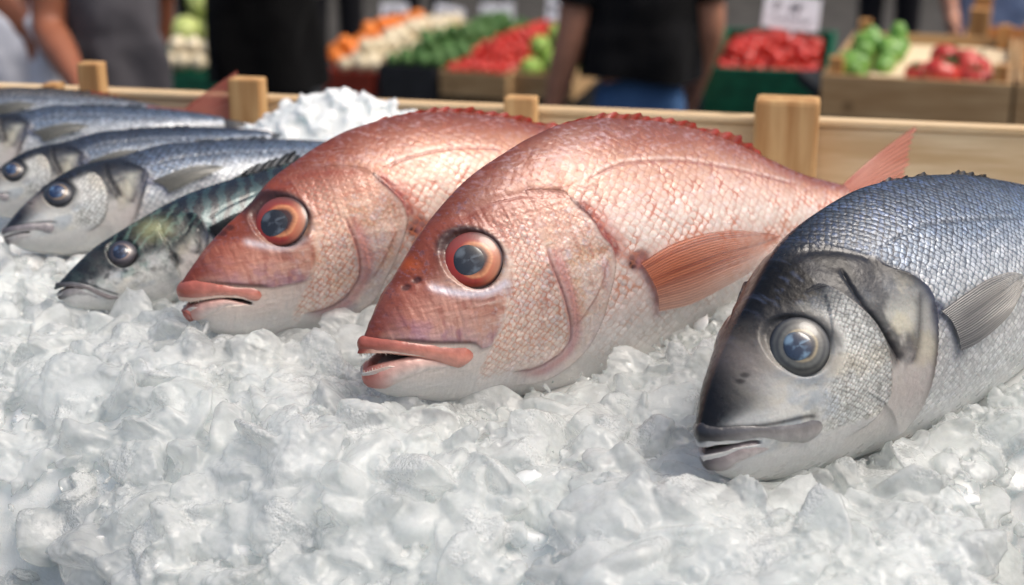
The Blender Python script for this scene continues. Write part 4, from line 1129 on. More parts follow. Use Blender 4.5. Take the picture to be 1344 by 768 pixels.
def loose_flakes(x0, x1, y0, y1, cnt, r0, r1, f0_, f1_, sub, tl, seed, zoff, zj, clump=0):
    rng = np.random.default_rng(seed)
    yy = y0 + (y1 - y0) * rng.random(cnt); xx = rng.uniform(x0, x1, cnt) * (.10 + .44 * yy)
    if clump:
        keep = fbm(xx * 28, yy * 28, 50 + seed, 3) > clump; xx, yy = xx[keep], yy[keep]
    r = r0 + (r1 - r0) * rng.random(len(xx))**1.7
    fl = rng.uniform(f0_, f1_, len(xx))
    p = np.stack([xx, yy, ice_h(xx, yy) - zoff * r * fl + zj * rng.normal(size=len(xx))], -1)
    ok = clear_of_fish(p, r, 0.); p, r, fl = p[ok], r[ok], fl[ok]
    v, f = chips(rng, p, r, fl, sub, tl)
    n = fbm(v[:, 0] * 420 + v[:, 2] * 300, v[:, 1] * 420 + v[:, 2] * 260, 71, 2) - .5
    c = np.repeat(p, len(v) // len(p), 0); dr = v - c; dr /= np.linalg.norm(dr, axis=1, keepdims=True)
    n2 = fbm(v[:, 0] * 150 + v[:, 2] * 110, v[:, 1] * 150 - v[:, 2] * 90, 73, 2) - .5
    return v + dr * (n * .0016 + n2 * .0020)[:, None], f


def ice_volume(name, x0, x1, y0, y1, step, counts, voxel, seed, extra=(), smooth=1, drop=-.0055):
    rng = np.random.default_rng(seed)
    nx = int((x1 - x0) * (.10 + .44 * y1) / step); ny = int((y1 - y0) / step)
    X, Y = np.meshgrid(np.linspace(x0, x1, nx), np.linspace(y0, y1, ny), indexing='ij')
    wid = .10 + .44 * Y
    X = np.clip(X, -1, 1) * wid
    Z = ice_h(X, Y) + drop
    top = np.stack([X, Y, Z], -1).reshape(-1, 3); bot = np.stack([X, Y, Z * 0 + Z.min() - .02], -1).reshape(-1, 3)
    n = nx * ny; ft = grid_faces(nx, ny); fb = ft[:, ::-1] + n
    i = np.arange(nx); j = np.arange(ny)
    rim = np.concatenate([i * ny, (nx - 1) * ny + j[1:], (i * ny + ny - 1)[::-1][1:], j[::-1][1:]])
    side = np.stack([rim[:-1], rim[:-1] + n, rim[1:] + n, rim[1:]], -1)
    V = [np.concatenate([top, bot])]; F4 = np.concatenate([ft, fb, side]); F3 = []; k = 2 * n
    for cnt, r0, r1, f0_, f1_, sub, lift, tl, clump in counts:
        yy = y0 + (y1 - y0) * rng.random(cnt); xx = rng.uniform(-1, 1, cnt) * (.10 + .44 * yy)
        if clump: 
            keep = fbm(xx * 28, yy * 28, 50 + seed, 3) > clump; xx, yy = xx[keep], yy[keep]
        r = r0 + (r1 - r0) * rng.random(len(xx))**1.6
        zz = ice_h(xx, yy) + drop + lift * r * rng.uniform(-1, 1, len(xx)) + .0028 * rng.normal(size=len(xx)) * (r > .004)
        p = np.stack([xx, yy, zz], -1)
        ok = clear_of_fish(p, r, 0.)
        p, r = p[ok], r[ok]
        v, f = chips(rng, p, r, rng.uniform(f0_, f1_, len(p)), sub, tl)
        V.append(v); F3.append(f + k); k += len(v)
    for args in extra:
        v, f = loose_flakes(*args); V.append(v); F3.append(f + k); k += len(v)
    me = mesh_np(name, np.concatenate(V), [F4] + ([np.concatenate(F3)] if F3 else []))
    o = bpy.data.objects.new(name, me); COL.objects.link(o)
    m = o.modifiers.new('r', 'REMESH'); m.mode = 'VOXEL'; m.voxel_size = voxel
    s = o.modifiers.new('s', 'SMOOTH'); s.iterations = smooth; s.factor = .5
    dg = bpy.context.evaluated_depsgraph_get(); ev = o.evaluated_get(dg); m2 = ev.to_mesh()
    nv = len(m2.vertices); co = np.empty(nv * 3, np.float32); m2.vertices.foreach_get('co', co); co = co.reshape(-1, 3).astype(float)
    npoly = len(m2.polygons); li = np.empty(len(m2.loops), np.int32); m2.loops.foreach_get('vertex_index', li)
    tot = np.empty(npoly, np.int32); m2.polygons.foreach_get('loop_total', tot)
    quads = li.reshape(-1, 4) if (tot == 4).all() else None
    nn = np.empty(nv * 3, np.float32); m2.vertices.foreach_get('normal', nn); nn = nn.reshape(-1, 3)
    ev.to_mesh_clear(); bpy.data.objects.remove(o); bpy.data.meshes.remove(me)
    # grainy wet crust in patches
    g = np.array([0.])
    a = fbm(co[:, 0] * 300 + co[:, 2] * 210, co[:, 1] * 300 + co[:, 2] * 130, 31, 2) - .5
    patch = ss(.42, .62, fbm(co[:, 0] * 24, co[:, 1] * 24 + co[:, 2] * 15, 33, 3))
    co = co + nn * (a * .0022 * (.15 + .85 * patch))[:, None]
    keep = (co[quads].mean(1)[:, 2] > (ice_h(co[quads].mean(1)[:, 0], co[quads].mean(1)[:, 1]) - .030))
    return co, quads[keep]


def ice_mat():
    t = NT('wet_ice')
    p = t.coord()
    n1 = t.noise(38, 4, p); n2 = t.noise(14, 3, p)
    col = t.mix(t.ramp(n1, .35, .68), lin(218, 222, 221), lin(232, 235, 233))
    col = t.mix(t.ramp(n2, .40, .62, 0, .5), col, lin(208, 214, 213))
    v = t.n('ShaderNodeTexVoronoi', feature='F1'); v.inputs['Scale'].default_value = 620; t.put(v.inputs['Vector'], p)
    patch = t.ramp(t.noise(30, 3, p), .46, .62)
    b0 = t.bump(t.noise(140, 5, p, .6), .30, .003)
    b1 = t.bump(t.math('MULTIPLY', t.math('SUBTRACT', 1., v.outputs['Distance']), patch), .55, .0013, b0)
    b2 = t.bump(t.noise(1500, 2, p), .45, .0008, b1)
    t.bsdf(Base_Color=col, Roughness=t.ramp(patch, 0, 1, .32, .16), Normal=b2, Subsurface_Weight=1., Subsurface_Scale=.015, Subsurface_Radius=(.9, 1., 1.05),
           IOR=1.31, Specular_IOR_Level=.5, Coat_Weight=.55, Coat_Roughness=.10, Coat_IOR=1.33)
    return t.m


def flake_mat():
    t = NT('clear_ice_flake'); p = t.coord()
    n = t.noise(55, 4, p); g = t.noise(420, 3, p); frost = t.ramp(t.noise(30, 5, p, .65), .50, .64)
    v = t.n('ShaderNodeTexVoronoi', feature='F1'); v.inputs['Scale'].default_value = 700; t.put(v.inputs['Vector'], p)
    nr = t.bump(t.math('MULTIPLY', t.math('SUBTRACT', 1., v.outputs['Distance']), frost), .7, .0012, t.bump(g, .35, .0012, t.bump(t.noise(130, 4, p), .4, .0025)))
    df = t.n('ShaderNodeBsdfDiffuse'); tl = t.n('ShaderNodeBsdfTranslucent'); tp = t.n('ShaderNodeBsdfTransparent'); gl = t.n('ShaderNodeBsdfGlossy')
    for x in (df, tl): t.put(x.inputs[0], lin(245, 247, 246)); t.put(x.inputs['Normal'], nr)
    t.put(gl.inputs['Roughness'], t.ramp(frost, 0, 1, .07, .24)); t.put(gl.inputs['Normal'], nr); t.put(gl.inputs[0], (1, 1, 1))
    t.put(tp.inputs[0], lin(250, 252, 252))
    m1 = t.n('ShaderNodeMixShader'); t.put(m1.inputs[0], .55); t.t.links.new(df.outputs[0], m1.inputs[1]); t.t.links.new(tl.outputs[0], m1.inputs[2])
    m2 = t.n('ShaderNodeMixShader'); t.put(m2.inputs[0], t.math('MAXIMUM', t.ramp(n, .3, .7, .36, .62), t.math('MULTIPLY', frost, .82))); t.t.links.new(tp.outputs[0], m2.inputs[1]); t.t.links.new(m1.outputs[0], m2.inputs[2])
    fr = t.n('ShaderNodeFresnel'); t.put(fr.inputs['IOR'], 1.31); t.put(fr.inputs['Normal'], nr)
    m3 = t.n('ShaderNodeMixShader'); t.put(m3.inputs[0], fr.outputs[0]); t.t.links.new(m2.outputs[0], m3.inputs[1]); t.t.links.new(gl.outputs[0], m3.inputs[2])
    t.t.links.new(m3.outputs[0], t.out.inputs['Surface'])
    return t.m


_a = ice_volume('ice', -1, 1, .34, 1.0, .006, [(900, .008, .016, .2, .35, 2, -.3, .3, 0)], .003, 5, (), 6, -.0085)
_b = ice_volume('ice', -1, 1, .985, 1.40, .010, [], .0025, 6, [(-1, 1, .98, 1.30, 2200, .005, .012, .35, .6, 2, .5, 87, .9, .0010), (-1, 1, .98, 1.30, 3000, .0025, .005, .5, .8, 1, .8, 88, .3, .0012)], 2)
_s = ice_volume('ice', -1, 1, .35, .995, .006, [], .0012, 15, [
    (-1, 1, .38, .985, 3200, .008, .030, .28, .58, 3, .50, 81, .55, .0016),
    (-1, 1, .38, .985, 3600, .0025, .008, .4, .8, 2, .8, 82, .25, .0016, .44),
    (-1, 1, .38, .985, 34000, .0009, .0026, .6, 1, 1, .9, 86, -.6, .0014, .45)], 2, -.0110)
core = link('packed_ice', mesh_np('packed_ice', np.concatenate([_a[0], _b[0]]), np.concatenate([_a[1], _b[1] + len(_a[0])])), ice_mat())
tag(core, 'packed white slush of ice showing between the loose wet flakes', 'packed ice', kind='stuff')
ice = link('crushed_ice', mesh_np('crushed_ice', _s[0], _s[1]), flake_mat())
tag(ice, 'loose wet flakes of crushed ice heaped under the fish', 'crushed ice', kind='stuff')
# ---------------------------------------------------------------- ground
t_ = simple('asphalt', lin(66, 64, 62), .85, .2, 6, .3)  # asphalt kept dark, shade under the awnings put into its colour
me = mesh_np('ground', [(-60, -20, 0), (60, -20, 0), (60, 120, 0), (-60, 120, 0)], np.array([[0, 1, 2, 3]]))
tag(link('ground', me, t_), kind='structure')
# ---------------------------------------------------------------- the market behind
_P = R(18); _F = 1344 * 50 / 36
CAM = Vector((0, 0, 1.4)); _FW = Vector((0, math.cos(_P), -math.sin(_P))); _UP = Vector((0, math.sin(_P), math.cos(_P)))


def at(x, y, d):
    return CAM + (_FW + Vector((1, 0, 0)) * ((x - 672) / _F) + _UP * ((384 - y) / _F)) * d


def box_np(x0, x1, y0, y1, z0, z1, bev=.002):
    bm = bmesh.new(); bmesh.ops.create_cube(bm, size=1)
    for v in bm.verts: v.co = Vector(((x0 + x1) / 2 + v.co.x * (x1 - x0), (y0 + y1) / 2 + v.co.y * (y1 - y0), (z0 + z1) / 2 + v.co.z * (z1 - z0)))
    if bev: bmesh.ops.bevel(bm, geom=list(bm.edges), offset=bev, segments=2, affect='EDGES', profile=.6)
    return bm


def bm_obj(name, bm, mat, parent=None, smooth=False):
    me = bpy.data.meshes.new(name); bm.to_mesh(me); bm.free()
    o = link(name, me, mat, parent, smooth)
    return o


def box(name, x0, x1, y0, y1, z0, z1, mat, parent=None, bev=.002):
    return bm_obj(name, box_np(x0, x1, y0, y1, z0, z1, bev), mat, parent)


def wood_mat(name, c, dark, axis=0, scale=1.):
    t = NT(name); p = t.coord()
    mp = t.n('ShaderNodeMapping'); t.put(mp.inputs['Vector'], p)
    sc = [60, 60, 60]; sc[axis] = 5; mp.inputs['Scale'].default_value = [s * scale for s in sc]
    n = t.noise(1, 5, mp.outputs[0], .6); n2 = t.noise(7, 3)
    k = t.n('ShaderNodeTexVoronoi', feature='F1'); k.inputs['Scale'].default_value = 9; t.put(k.inputs['Vector'], p)
    col = t.mix(t.ramp(n, .35, .7), dark, c); col = t.mix(t.ramp(n2, .4, .7, 0, .35), col, tuple(np.array(dark) * 1.2))
    col = t.mix(t.ramp(k.outputs['Distance'], .06, .14, .7, 0), col, tuple(np.array(dark) * .45))
    t.bsdf(Base_Color=col, Roughness=.7, Normal=t.bump(n, .25, .001), Specular_IOR_Level=.3)
    return t.m


PALE = wood_mat('pale_wood', lin(222, 200, 164), lin(190, 160, 120)); PALE_UP = wood_mat('pale_wood_upright', lin(206, 170, 120), lin(166, 122, 76), 2)
BROWN = wood_mat('crate_wood', lin(196, 166, 124), lin(160, 126, 86)); BROWN_UP = wood_mat('crate_wood_upright', lin(206, 160, 104), lin(168, 116, 66), 2)
CARD = simple('cardboard', lin(226, 204, 168), .8, .05, 8)
GREEN_BOX = simple('green_plastic', lin(16, 98, 70), .45, .15, 20)
BLACK_BOX = simple('black_plastic', lin(42, 42, 46), .5, .15, 20)
RED_BOX = simple('red_crate', lin(142, 50, 32), .55, .12, 20)
TRAY = simple('dark_grey_tray', lin(84, 88, 90), .5, .1, 20)
CLOTH_D = simple('dark_cloth', lin(30, 34, 36), .9, .2, 12)
WHITE_CARD = simple('white_card', lin(222, 222, 228), .6, .03, 10)
INK = simple('ink', lin(34, 36, 58), .7, .1, 50)


# ---- the bin the ice lies in: wooden rim with posts
RIM_Z = 1.165


def rim_y(x): return 1.222 - .2267 * (x - .019)


bin_ = empty('display_bin', (0, 0, 0)); tag(bin_, 'pale wooden bin holding the ice, its rear rim and posts behind the fish', 'ice bin')
ang = math.atan(-.2267)


def along(name, x0, x1, z0, z1, off, th, mat, bev=.002):
    L_ = (x1 - x0) / math.cos(ang)
    o = box(name, 0, L_, 0, th, z0, z1, mat, bin_, bev); o.location = (x0, rim_y(x0) + off, 0); o.rotation_euler = (0, 0, ang); return o


along('rear_board', -.98, .62, 1.02, RIM_Z, 0, .014, PALE)
ledge = along('rim_cap', -.98, .62, RIM_Z + .0005, RIM_Z + .006, -.002, .020, PALE, .0015)
for px, wd, zt, dp, rd in ((1034, .052, 1.192, .034, .004), (688, .027, 1.183, .022, .002), (334, .030, 1.190, .022, .002), (134, .021, 1.1985, .02, .002), (82, .014, 1.178, .02, .002)):
    r = at(px, 150, 1.0) - CAM; k = (rim_y(0) - CAM.y) / (r.y + .2267 * r.x); x = r.x * k
    o = box('post', -wd / 2, wd / 2, -dp, -.0025, 1.02, zt, PALE_UP, bin_, rd); o.location = (x, rim_y(x), 0); o.rotation_euler = (0, 0, ang)
box('side_board', .60, .614, .40, 1.088, .96, 1.16, PALE, bin_); box('side_board', -.98, -.966, .40, 1.44, .96, 1.16, PALE, bin_)
box('front_board', -.98, .614, .386, .399, .93, .985, TRAY, bin_); box('base', -.966, .60, .40, 1.08, .93, .955, TRAY, bin_)
tb = empty('stall_table', (0, 0, 0)); tag(tb, 'plain wooden trestle table carrying the ice bin', 'table')
box('tabletop', -1.1, .75, .36, 1.6, .89, .929, BROWN, tb)
for x in (-1.0, .65):
    for y in (.45, 1.5): box('leg', x - .035, x + .035, y - .035, y + .035, 0, .889, BROWN_UP, tb)


# ---- crates
def frame(p0, p1, yaw=0.):
    """matrix with its origin at p0, x to the right, y towards p1 (back of the crate)"""
    X = Vector((math.cos(yaw), math.sin(yaw), 0)); Y = (p1 - p0); Y -= X * Y.dot(X); Y.normalize(); Z = X.cross(Y)
    M = Matrix((X, Y, Z)).transposed().to_4x4(); M.translation = p0; return M


def crate(M, w, d, h, mat, up, label, name='produce_crate', cat='crate', th=.010, ph=.02, pw=.022, posts=True, slot=0., group=None, floor=None):
    o = empty(name); o.matrix_world = M; tag(o, label, cat, group)
    if slot:
        for n_, z0, z1 in (('front_board', -h, -h * .52), ('front_board', -h * .46, 0)): box(n_, 0, w, 0, th, z0, z1, mat, o)
    else: box('front_board', 0, w, 0, th, -h, 0, mat, o)
    box('back_board', 0, w, d - th, d, -h, 0, mat, o)
    box('side_board', 0, th, th + .001, d - th - .001, -h, 0, mat, o); box('side_board', w - th, w, th + .001, d - th - .001, -h, 0, mat, o)
    box('base', th + .001, w - th - .001, th + .001, d - th - .001, -h, -h + .008, floor or mat, o)
    if posts:
        for x in (th + .001, w - th - pw - .001):
            for y in (th + .001, d - th - pw - .001): box('post', x, x + pw, y, y + pw, -h + .009, ph, up, o, .002)
    return o


def tomato_mesh(name, ribs=5, squash=.82):
    v, f = ico(4); an = np.arctan2(v[:, 1], v[:, 0]); rr = np.hypot(v[:, 0], v[:, 1])
    k = 1 - .05 * (1 - np.cos(ribs * an)) * rr * ss(-1, 1, v[:, 2]); v = v * k[:, None]
    v[:, 2] = v[:, 2] * squash - .22 * np.exp(-(rr / .28)**2) * (v[:, 2] > 0)
    return mesh_np(name, v, f)


def calyx_mesh():
    V = []; Fc = []
    for i in range(5):
        a = i * 1.2566; k = len(V)
        for s, w in ((.0, .10), (.3, .12), (.55, .05)):
            for sg in (-1, 1): V.append((math.cos(a) * s - math.sin(a) * w * sg, math.sin(a) * s + math.cos(a) * w * sg, .66 + .25 * s - .5 * s * s))
        Fc += [(k, k + 2, k + 3, k + 1), (k + 2, k + 4, k + 5, k + 3)]
    k = len(V)
    for z, r in ((.64, .06), (.95, .05)):
        for j in range(6): V.append((r * math.cos(j * 1.0472), r * math.sin(j * 1.0472), z))
    for j in range(6): Fc.append((k + j, k + (j + 1) % 6, k + 6 + (j + 1) % 6, k + 6 + j))
    return mesh_np('stalk', V, np.array(Fc))


def produce_mat(name, c, c2, rough=.25, sc=6):
    t = NT(name); oi = t.n('ShaderNodeObjectInfo'); n = t.noise(sc, 3)
    col = t.mix(t.ramp(n, .35, .7), c, c2); col = t.mix(t.math('MULTIPLY', oi.outputs['Random'], .45), col, tuple(np.array(c2) * .6))
    t.bsdf(Base_Color=col, Roughness=rough + .08, Coat_Weight=.1, Coat_Roughness=.2); return t.m


M_TOM = produce_mat('tomato_skin', lin(190, 28, 18), lin(206, 52, 30), .22, 1.2); M_TOM2 = produce_mat('beef_tomato_skin', lin(186, 34, 28), lin(206, 70, 54), .25, 1.2)
M_LEAF = produce_mat('leaf_green', lin(56, 100, 42), lin(92, 132, 62), .5, 14); M_LETT = produce_mat('lettuce_green', lin(136, 178, 66), lin(178, 206, 104), .5, 6)
M_PEP = produce_mat('pepper_green', lin(84, 138, 48), lin(140, 182, 84), .25, 2); M_CAB = produce_mat('cabbage_green', lin(176, 192, 104), lin(206, 214, 140), .5, 5)
M_CARR = produce_mat('orange_skin', lin(236, 116, 24), lin(240, 146, 50), .45, 8); M_ONI = produce_mat('pale_onion_skin', lin(236, 226, 200), lin(226, 206, 164), .4, 4)
M_CALYX = simple('calyx_green', lin(58, 92, 40), .6, .15, 30)
TOM = tomato_mesh('tomato'); TOM.materials.append(M_TOM); TOM2 = tomato_mesh('tomato', 7, .72); TOM2.materials.append(M_TOM2); CAL = calyx_mesh(); CAL.materials.append(M_CALYX)
for m_ in (TOM, TOM2): m_.polygons.foreach_set('use_smooth', [True] * len(m_.polygons))


def leafy_mesh(name, seed, mat, curl=.5, n=46, core=.62):
    """a head of cupped leaves"""
    rng = np.random.default_rng(seed); V = []; Fc = []; k = 0
    v, f = ico(3); V.append(v * core * np.array([1, 1, .9])); Fc.append(f); k = len(v); Q = []
    for i in range(n):
        a = rng.uniform(0, 6.28); el = rng.uniform(-.2, 1.3); dr = np.array([math.cos(a) * math.cos(el), math.sin(a) * math.cos(el), math.sin(el)])
        t1 = np.cross(dr, [0, 0, 1.]) + 1e-6; t1 /= np.linalg.norm(t1); t2 = np.cross(t1, dr); s_ = rng.uniform(.35, .6)
        g = np.linspace(-1, 1, 6); A, B_ = np.meshgrid(g, g, indexing='ij'); r2 = A**2 + B_**2
        P = dr * (core + .16)[None, None] if False else (dr * rng.uniform(core, .92))[None, None] + s_ * (A[..., None] * t1 * (1 - .25 * B_[..., None]**2) + B_[..., None] * t2) - (dr * s_ * .35)[None, None] * r2[..., None] + dr[None, None] * (.06 * np.sin(A * 7 + i) * curl * r2)[..., None]
        V.append(P.reshape(-1, 3)); Q.append(grid_faces(6, 6) + k); k += 36
    me = mesh_np(name, np.concatenate(V), [np.concatenate(Fc), np.concatenate(Q)]); me.materials.append(mat); me.polygons.foreach_set('use_smooth', [True] * len(me.polygons)); return me


LETT = leafy_mesh('lettuce', 1, M_LETT, 1.2); CABB = leafy_mesh('cabbage', 2, M_CAB, .3, 30, .78)


def pepper_mesh():
    v, f = ico(3); an = np.arctan2(v[:, 1], v[:, 0]); z = v[:, 2].copy(); rr = np.hypot(v[:, 0], v[:, 1])
    k = (1 - .12 * (1 - np.cos(3 * an)) * .5) * (1 - .16 * z); v[:, 0] *= k * .62; v[:, 1] *= k * .62; v[:, 2] = z - .2 * np.exp(-(rr / .3)**2) * (z > 0)
    me = mesh_np('pepper', v, f); me.materials.append(M_PEP); me.polygons.foreach_set('use_smooth', [True] * len(me.polygons)); return me


PEP = pepper_mesh()
v_, f_ = ico(3); v_[:, 2] += .28 * np.exp(-(np.hypot(v_[:, 0], v_[:, 1]) / .2)**2) * (v_[:, 2] > .3)
ONI = mesh_np('onion', v_, f_); ONI.materials.append(M_ONI); ONI.polygons.foreach_set('use_smooth', [True] * len(ONI.polygons))
v_, f_ = ico(3); an = np.arctan2(v_[:, 1], v_[:, 0]); v_[:, 2] *= .93; v_ *= (1 + .012 * np.sin(v_[:, 0] * 31) * np.sin(v_[:, 1] * 29))[:, None]; v_[:, 2] -= .10 * np.exp(-(np.hypot(v_[:, 0], v_[:, 1]) / .15)**2) * (v_[:, 2] > 0)
ORA = mesh_np('orange', v_, f_); ORA.materials.append(M_CARR); ORA.polygons.foreach_set('use_smooth', [True] * len(ORA.polygons))


def put(me, name, M, x, y, z, r, label, cat, group, rng, tip=.5, cal=False, sq=None):
    o = bpy.data.objects.new(name, me); COL.objects.link(o)
    o.matrix_world = M @ Matrix.Translation((x, y, z)) @ Euler((rng.normal(0, tip), rng.normal(0, tip), rng.uniform(0, 6.28))).to_matrix().to_4x4() @ Matrix.Scale(r, 4)
    tag(o, label, cat, group)
    if cal:
        c = bpy.data.objects.new('stalk', CAL); COL.objects.link(c); c.parent = o
    return o


def heap(me, name, M, x0, x1, y0, y1, z, r, rise, label, cat, group, seed, cal=False, tip=.6, jit=.25, cut=None):
    """one layer on a staggered lattice whose middle is heaped up, plus a broken second layer"""
    rng = np.random.default_rng(seed); st = r * 1.9; n = 0
    for lay in range(2):
        j = 0; y = y0 + r + lay * st * .5
        while y < y1 - r * .6:
            x = x0 + r + (j % 2) * st / 2 + lay * st * .25
            while x < x1 - r * .6:
                q = (1 - (2 * (x - x0) / (x1 - x0) - 1)**2) * (1 - (2 * (y - y0) / (y1 - y0) - 1)**2)
                if (lay == 0 or (q > .35 and rng.random() < .6)) and not (cut and cut(x, y)):
                    rr = r * rng.uniform(.86, 1.1)
                    put(me, name, M, x + rng.normal(0, r * jit * .4), y + rng.normal(0, r * jit * .4), z + rise * q + lay * r * 1.25 + rng.normal(0, r * .06), rr, label, cat, group, rng, tip, cal); n += 1
                x += st
            y += st * .87; j += 1
    return n


# right hand crates, nearest
p0 = at(1078, 97, 2.70); MA = frame(p0, at(1165, 36, 3.27), R(-19)); wA = .345
crate(MA, wA, .58, .082, BROWN, BROWN_UP, 'pale wooden crate holding green peppers, a cardboard sheet and a few tomatoes', floor=CARD, ph=.03, pw=.026)
o = bm_obj('cardboard_sheet', box_np(.075, wA - .012, .014, .585, -.026, -.023, .001), CARD); o.matrix_world = MA; tag(o, 'bare cardboard sheet lying in the crate beside the green peppers', 'cardboard')
rg = np.random.default_rng(5)
for i in range(17):
    x = .045 + (.055 if i % 2 else 0) * (i > 3); y = .045 + i * .031
    put(PEP, 'green_pepper', MA, x, y, -.012 + .014 * (i % 3 == 0), .036, 'pale green pepper lying along the left side of the pale wooden crate', 'pepper', 'green peppers in the wooden crate', rg, 1.0)
for px, py, r in ((1247, 72, .030), (1238, 92, .030), (1262, 88, .034), (1280, 82, .030), (1206, 88, .020), (1284, 97, .026)):
    y = np.interp(py, [40, 97], [.50, .03]); q = MA.inverted() @ at(px, py, 2.7 + y); put(TOM2, 'beef_tomato', MA, min(q.x, wA - .045), y + .02, -.023 + r * .72, r * 1.25, 'large ribbed red tomato on the cardboard sheet of the wooden crate', 'tomato', 'large tomatoes on the cardboard', rg, .4, True)
MC = MA @ Matrix.Translation((wA + .006, 0, 0))
crate(MC, .34, .60, .082, BROWN, BROWN_UP, 'pale wooden crate of large tomatoes cut off by the right edge', floor=CARD, ph=.034, pw=.036)
heap(TOM2, 'beef_tomato', MC, .015, .325, .05, .30, -.030, .040, .02, 'large ribbed red tomato in the crate at the right edge', 'tomato', 'large tomatoes in the edge crate', 8, True)
MD = frame(at(1262, 60, 3.38), at(1300, 30, 3.8), R(-19))
crate(MD, .40, .40, .13, BROWN_UP, BROWN_UP, 'tall empty orange brown wooden crate behind the tomato crates', ph=.085, pw=.045)
ME_ = frame(at(924, 88, 3.75), at(985, 30, 4.25), R(-14))
# green lined box of tomatoes with a price card
crate(ME_, .325, .50, .15, GREEN_BOX, GREEN_BOX, 'green lined box heaped with small red tomatoes', name='produce_box', cat='box', posts=False, th=.014)
rg = np.random.default_rng(9)
heap(TOM, 'tomato', ME_, .02, .305, .02, .47, -.030, .0205, .018, 'small red tomato heaped in the green lined box', 'tomato', 'tomatoes in the green lined box', 12)


def price_card(c, w, h, label, lines, tilt=0., yaw=0., stake=.10, lean=-.25, group=None, mark=True):
    o = empty('price_card', c, (lean, tilt, yaw)); tag(o, label, 'price card', group)
    box('card', -w / 2, w / 2, -.0015, .0015, -h / 2, h / 2, WHITE_CARD, o, .0008)
    if stake: box('stake', w * .02, w * .08, .002, .006, -h / 2 - stake, h * .2, WHITE_CARD, o, .001)
    if mark:
        bm = bmesh.new()
        for (x, z, ln, sl, th) in lines:
            b = box_np(-ln / 2, ln / 2, -.0028, -.0018, -th / 2, th / 2, 0)
            me_ = bpy.data.meshes.new('q'); b.to_mesh(me_); b.free()
            me_.transform(Matrix.Translation((x * w, 0, z * h)) @ Matrix.Rotation(-sl, 4, 'Y')); bm.from_mesh(me_); bpy.data.meshes.remove(me_)
        bm_obj('writing', bm, INK, o)
    return o


def scrawl(seed, w, h):
    """handwritten strokes too blurred to read: a bold upper line and a thin lower line"""
    rng = np.random.default_rng(seed); L_ = []
    for x0, z, n, sz, th in ((-.30, .16, 2, .34, .12), (-.02, .16, 4, .34, .11), (-.36, -.22, 8, .20, .055), (.06, -.22, 6, .18, .055)):
        for i in range(n):
            L_.append((x0 + i * (.055 if th > .05 else .045), z + rng.normal(0, .02), sz * h * rng.uniform(.7, 1.1), rng.choice([1.2, .9, -.5, 1.4]) + rng.normal(0, .2), th * h * .5))
    return L_


c = at(1039, 17, 3.95); price_card(c, .158, .092, 'white price card with dark handwriting on a stake above the green lined box', scrawl(3, .158, .092), R(7), 0, .10)

# ---- far stall on the left
def far_crate(px0, px1, py, pyb, d, dd, h, mat, label, name='produce_crate', cat='crate', posts=False, **kw):
    p0 = at(px0, py, d); p1 = p0 + Vector((math.sin(R(22)) * dd, math.cos(R(22)) * dd, 0)); q1 = at(px0, pyb, (p1 - CAM).dot(_FW)); p1.z = q1.z
    M = frame(p0, p1, R(-22)); w = (at(px1, py, d) - at(px0, py, d)).x * 1.05; ln_ = (p1 - p0).length
    crate(M, w, ln_, h, mat, BROWN_UP, label, name, cat, posts=posts, **kw); return M, w, ln_


M, w_, l_ = far_crate(577, 668, 92, 36, 5.6, 1.15, .10, BROWN, 'brown wooden crate of tomatoes on the far stall left of the black shirted man')
heap(TOM, 'tomato', M, .01, w_ - .01, .02, l_, .0, .026, .03, 'red tomato heaped in the brown crate of the far stall', 'tomato', 'tomatoes in the brown far crate', 21)
heap(TOM, 'tomato', M, w_ + .02, w_ + .28, .68, l_ + .10, .03, .028, .05, 'red tomato in the high heap behind the far lettuces', 'tomato', 'tomatoes heaped behind the lettuces', 22)
M, w_, l_ = far_crate(670, 752, 95, 40, 5.55, .62, .10, BROWN, 'brown wooden crate of pale green lettuces beside the far tomatoes')
heap(LETT, 'lettuce', M, .01, w_, .02, l_, .0, .050, .03, 'pale green lettuce in the brown crate beside the far tomatoes', 'lettuce', 'lettuces in the far crate', 23)
M, w_, l_ = far_crate(496, 574, 84, 34, 5.7, 1.15, .16, BLACK_BOX, 'black crate of dark green leaves on the far stall', 'produce_box', 'box')
HERB = leafy_mesh('herb_bunch', 3, M_LEAF, 1.5, 60, .5)
heap(HERB, 'herb_bunch', M, .0, w_ + .05, .02, l_, .01, .036, .03, 'bunch of dark green herbs heaped on the far black crate', 'herbs', 'herb bunches on the far stall', 24)
M, w_, l_ = far_crate(424, 493, 92, 40, 5.8, 1.1, .10, RED_BOX, 'dull red crate of oranges and pale onions on the far stall', 'produce_box', 'box')
heap(ONI, 'onion', M, .04, w_, .02, l_, .02, .034, .03, 'cream coloured onion in the dull red crate', 'onion', 'onions in the dull red crate', 25)
heap(ORA, 'orange', M, -.10, .035, .08, l_, .02, .036, .03, 'bright orange fruit heaped at the left of the dull red crate', 'orange', 'oranges at the dull red crate', 26)
M, w_, l_ = far_crate(212, 290, 97, 52, 5.0, .7, .075, GREEN_BOX, 'green box with pale cabbages and onions between the grey and black shirts', 'produce_box', 'box')
heap(ONI, 'onion', M, -.02, w_, .0, .13, .03, .034, .02, 'cream onion at the front of the cabbage box', 'onion', 'onions in front of the cabbages', 27)
heap(CABB, 'cabbage', M, -.08, w_ - .02, .13, .48, .09, .066, .05, 'pale yellow green cabbage heaped behind the cream onions', 'cabbage', 'cabbages in the green box', 28)
M, w_, l_ = far_crate(45, 104, 82, 52, 5.0, .6, .10, GREEN_BOX, 'small green box of cream onions behind the bent arm at the left', 'produce_box', 'box')
heap(ONI, 'onion', M, -.03, w_, .02, l_, .02, .045, .03, 'cream onion in the small green box at the left', 'onion', 'onions in the left green box', 29)
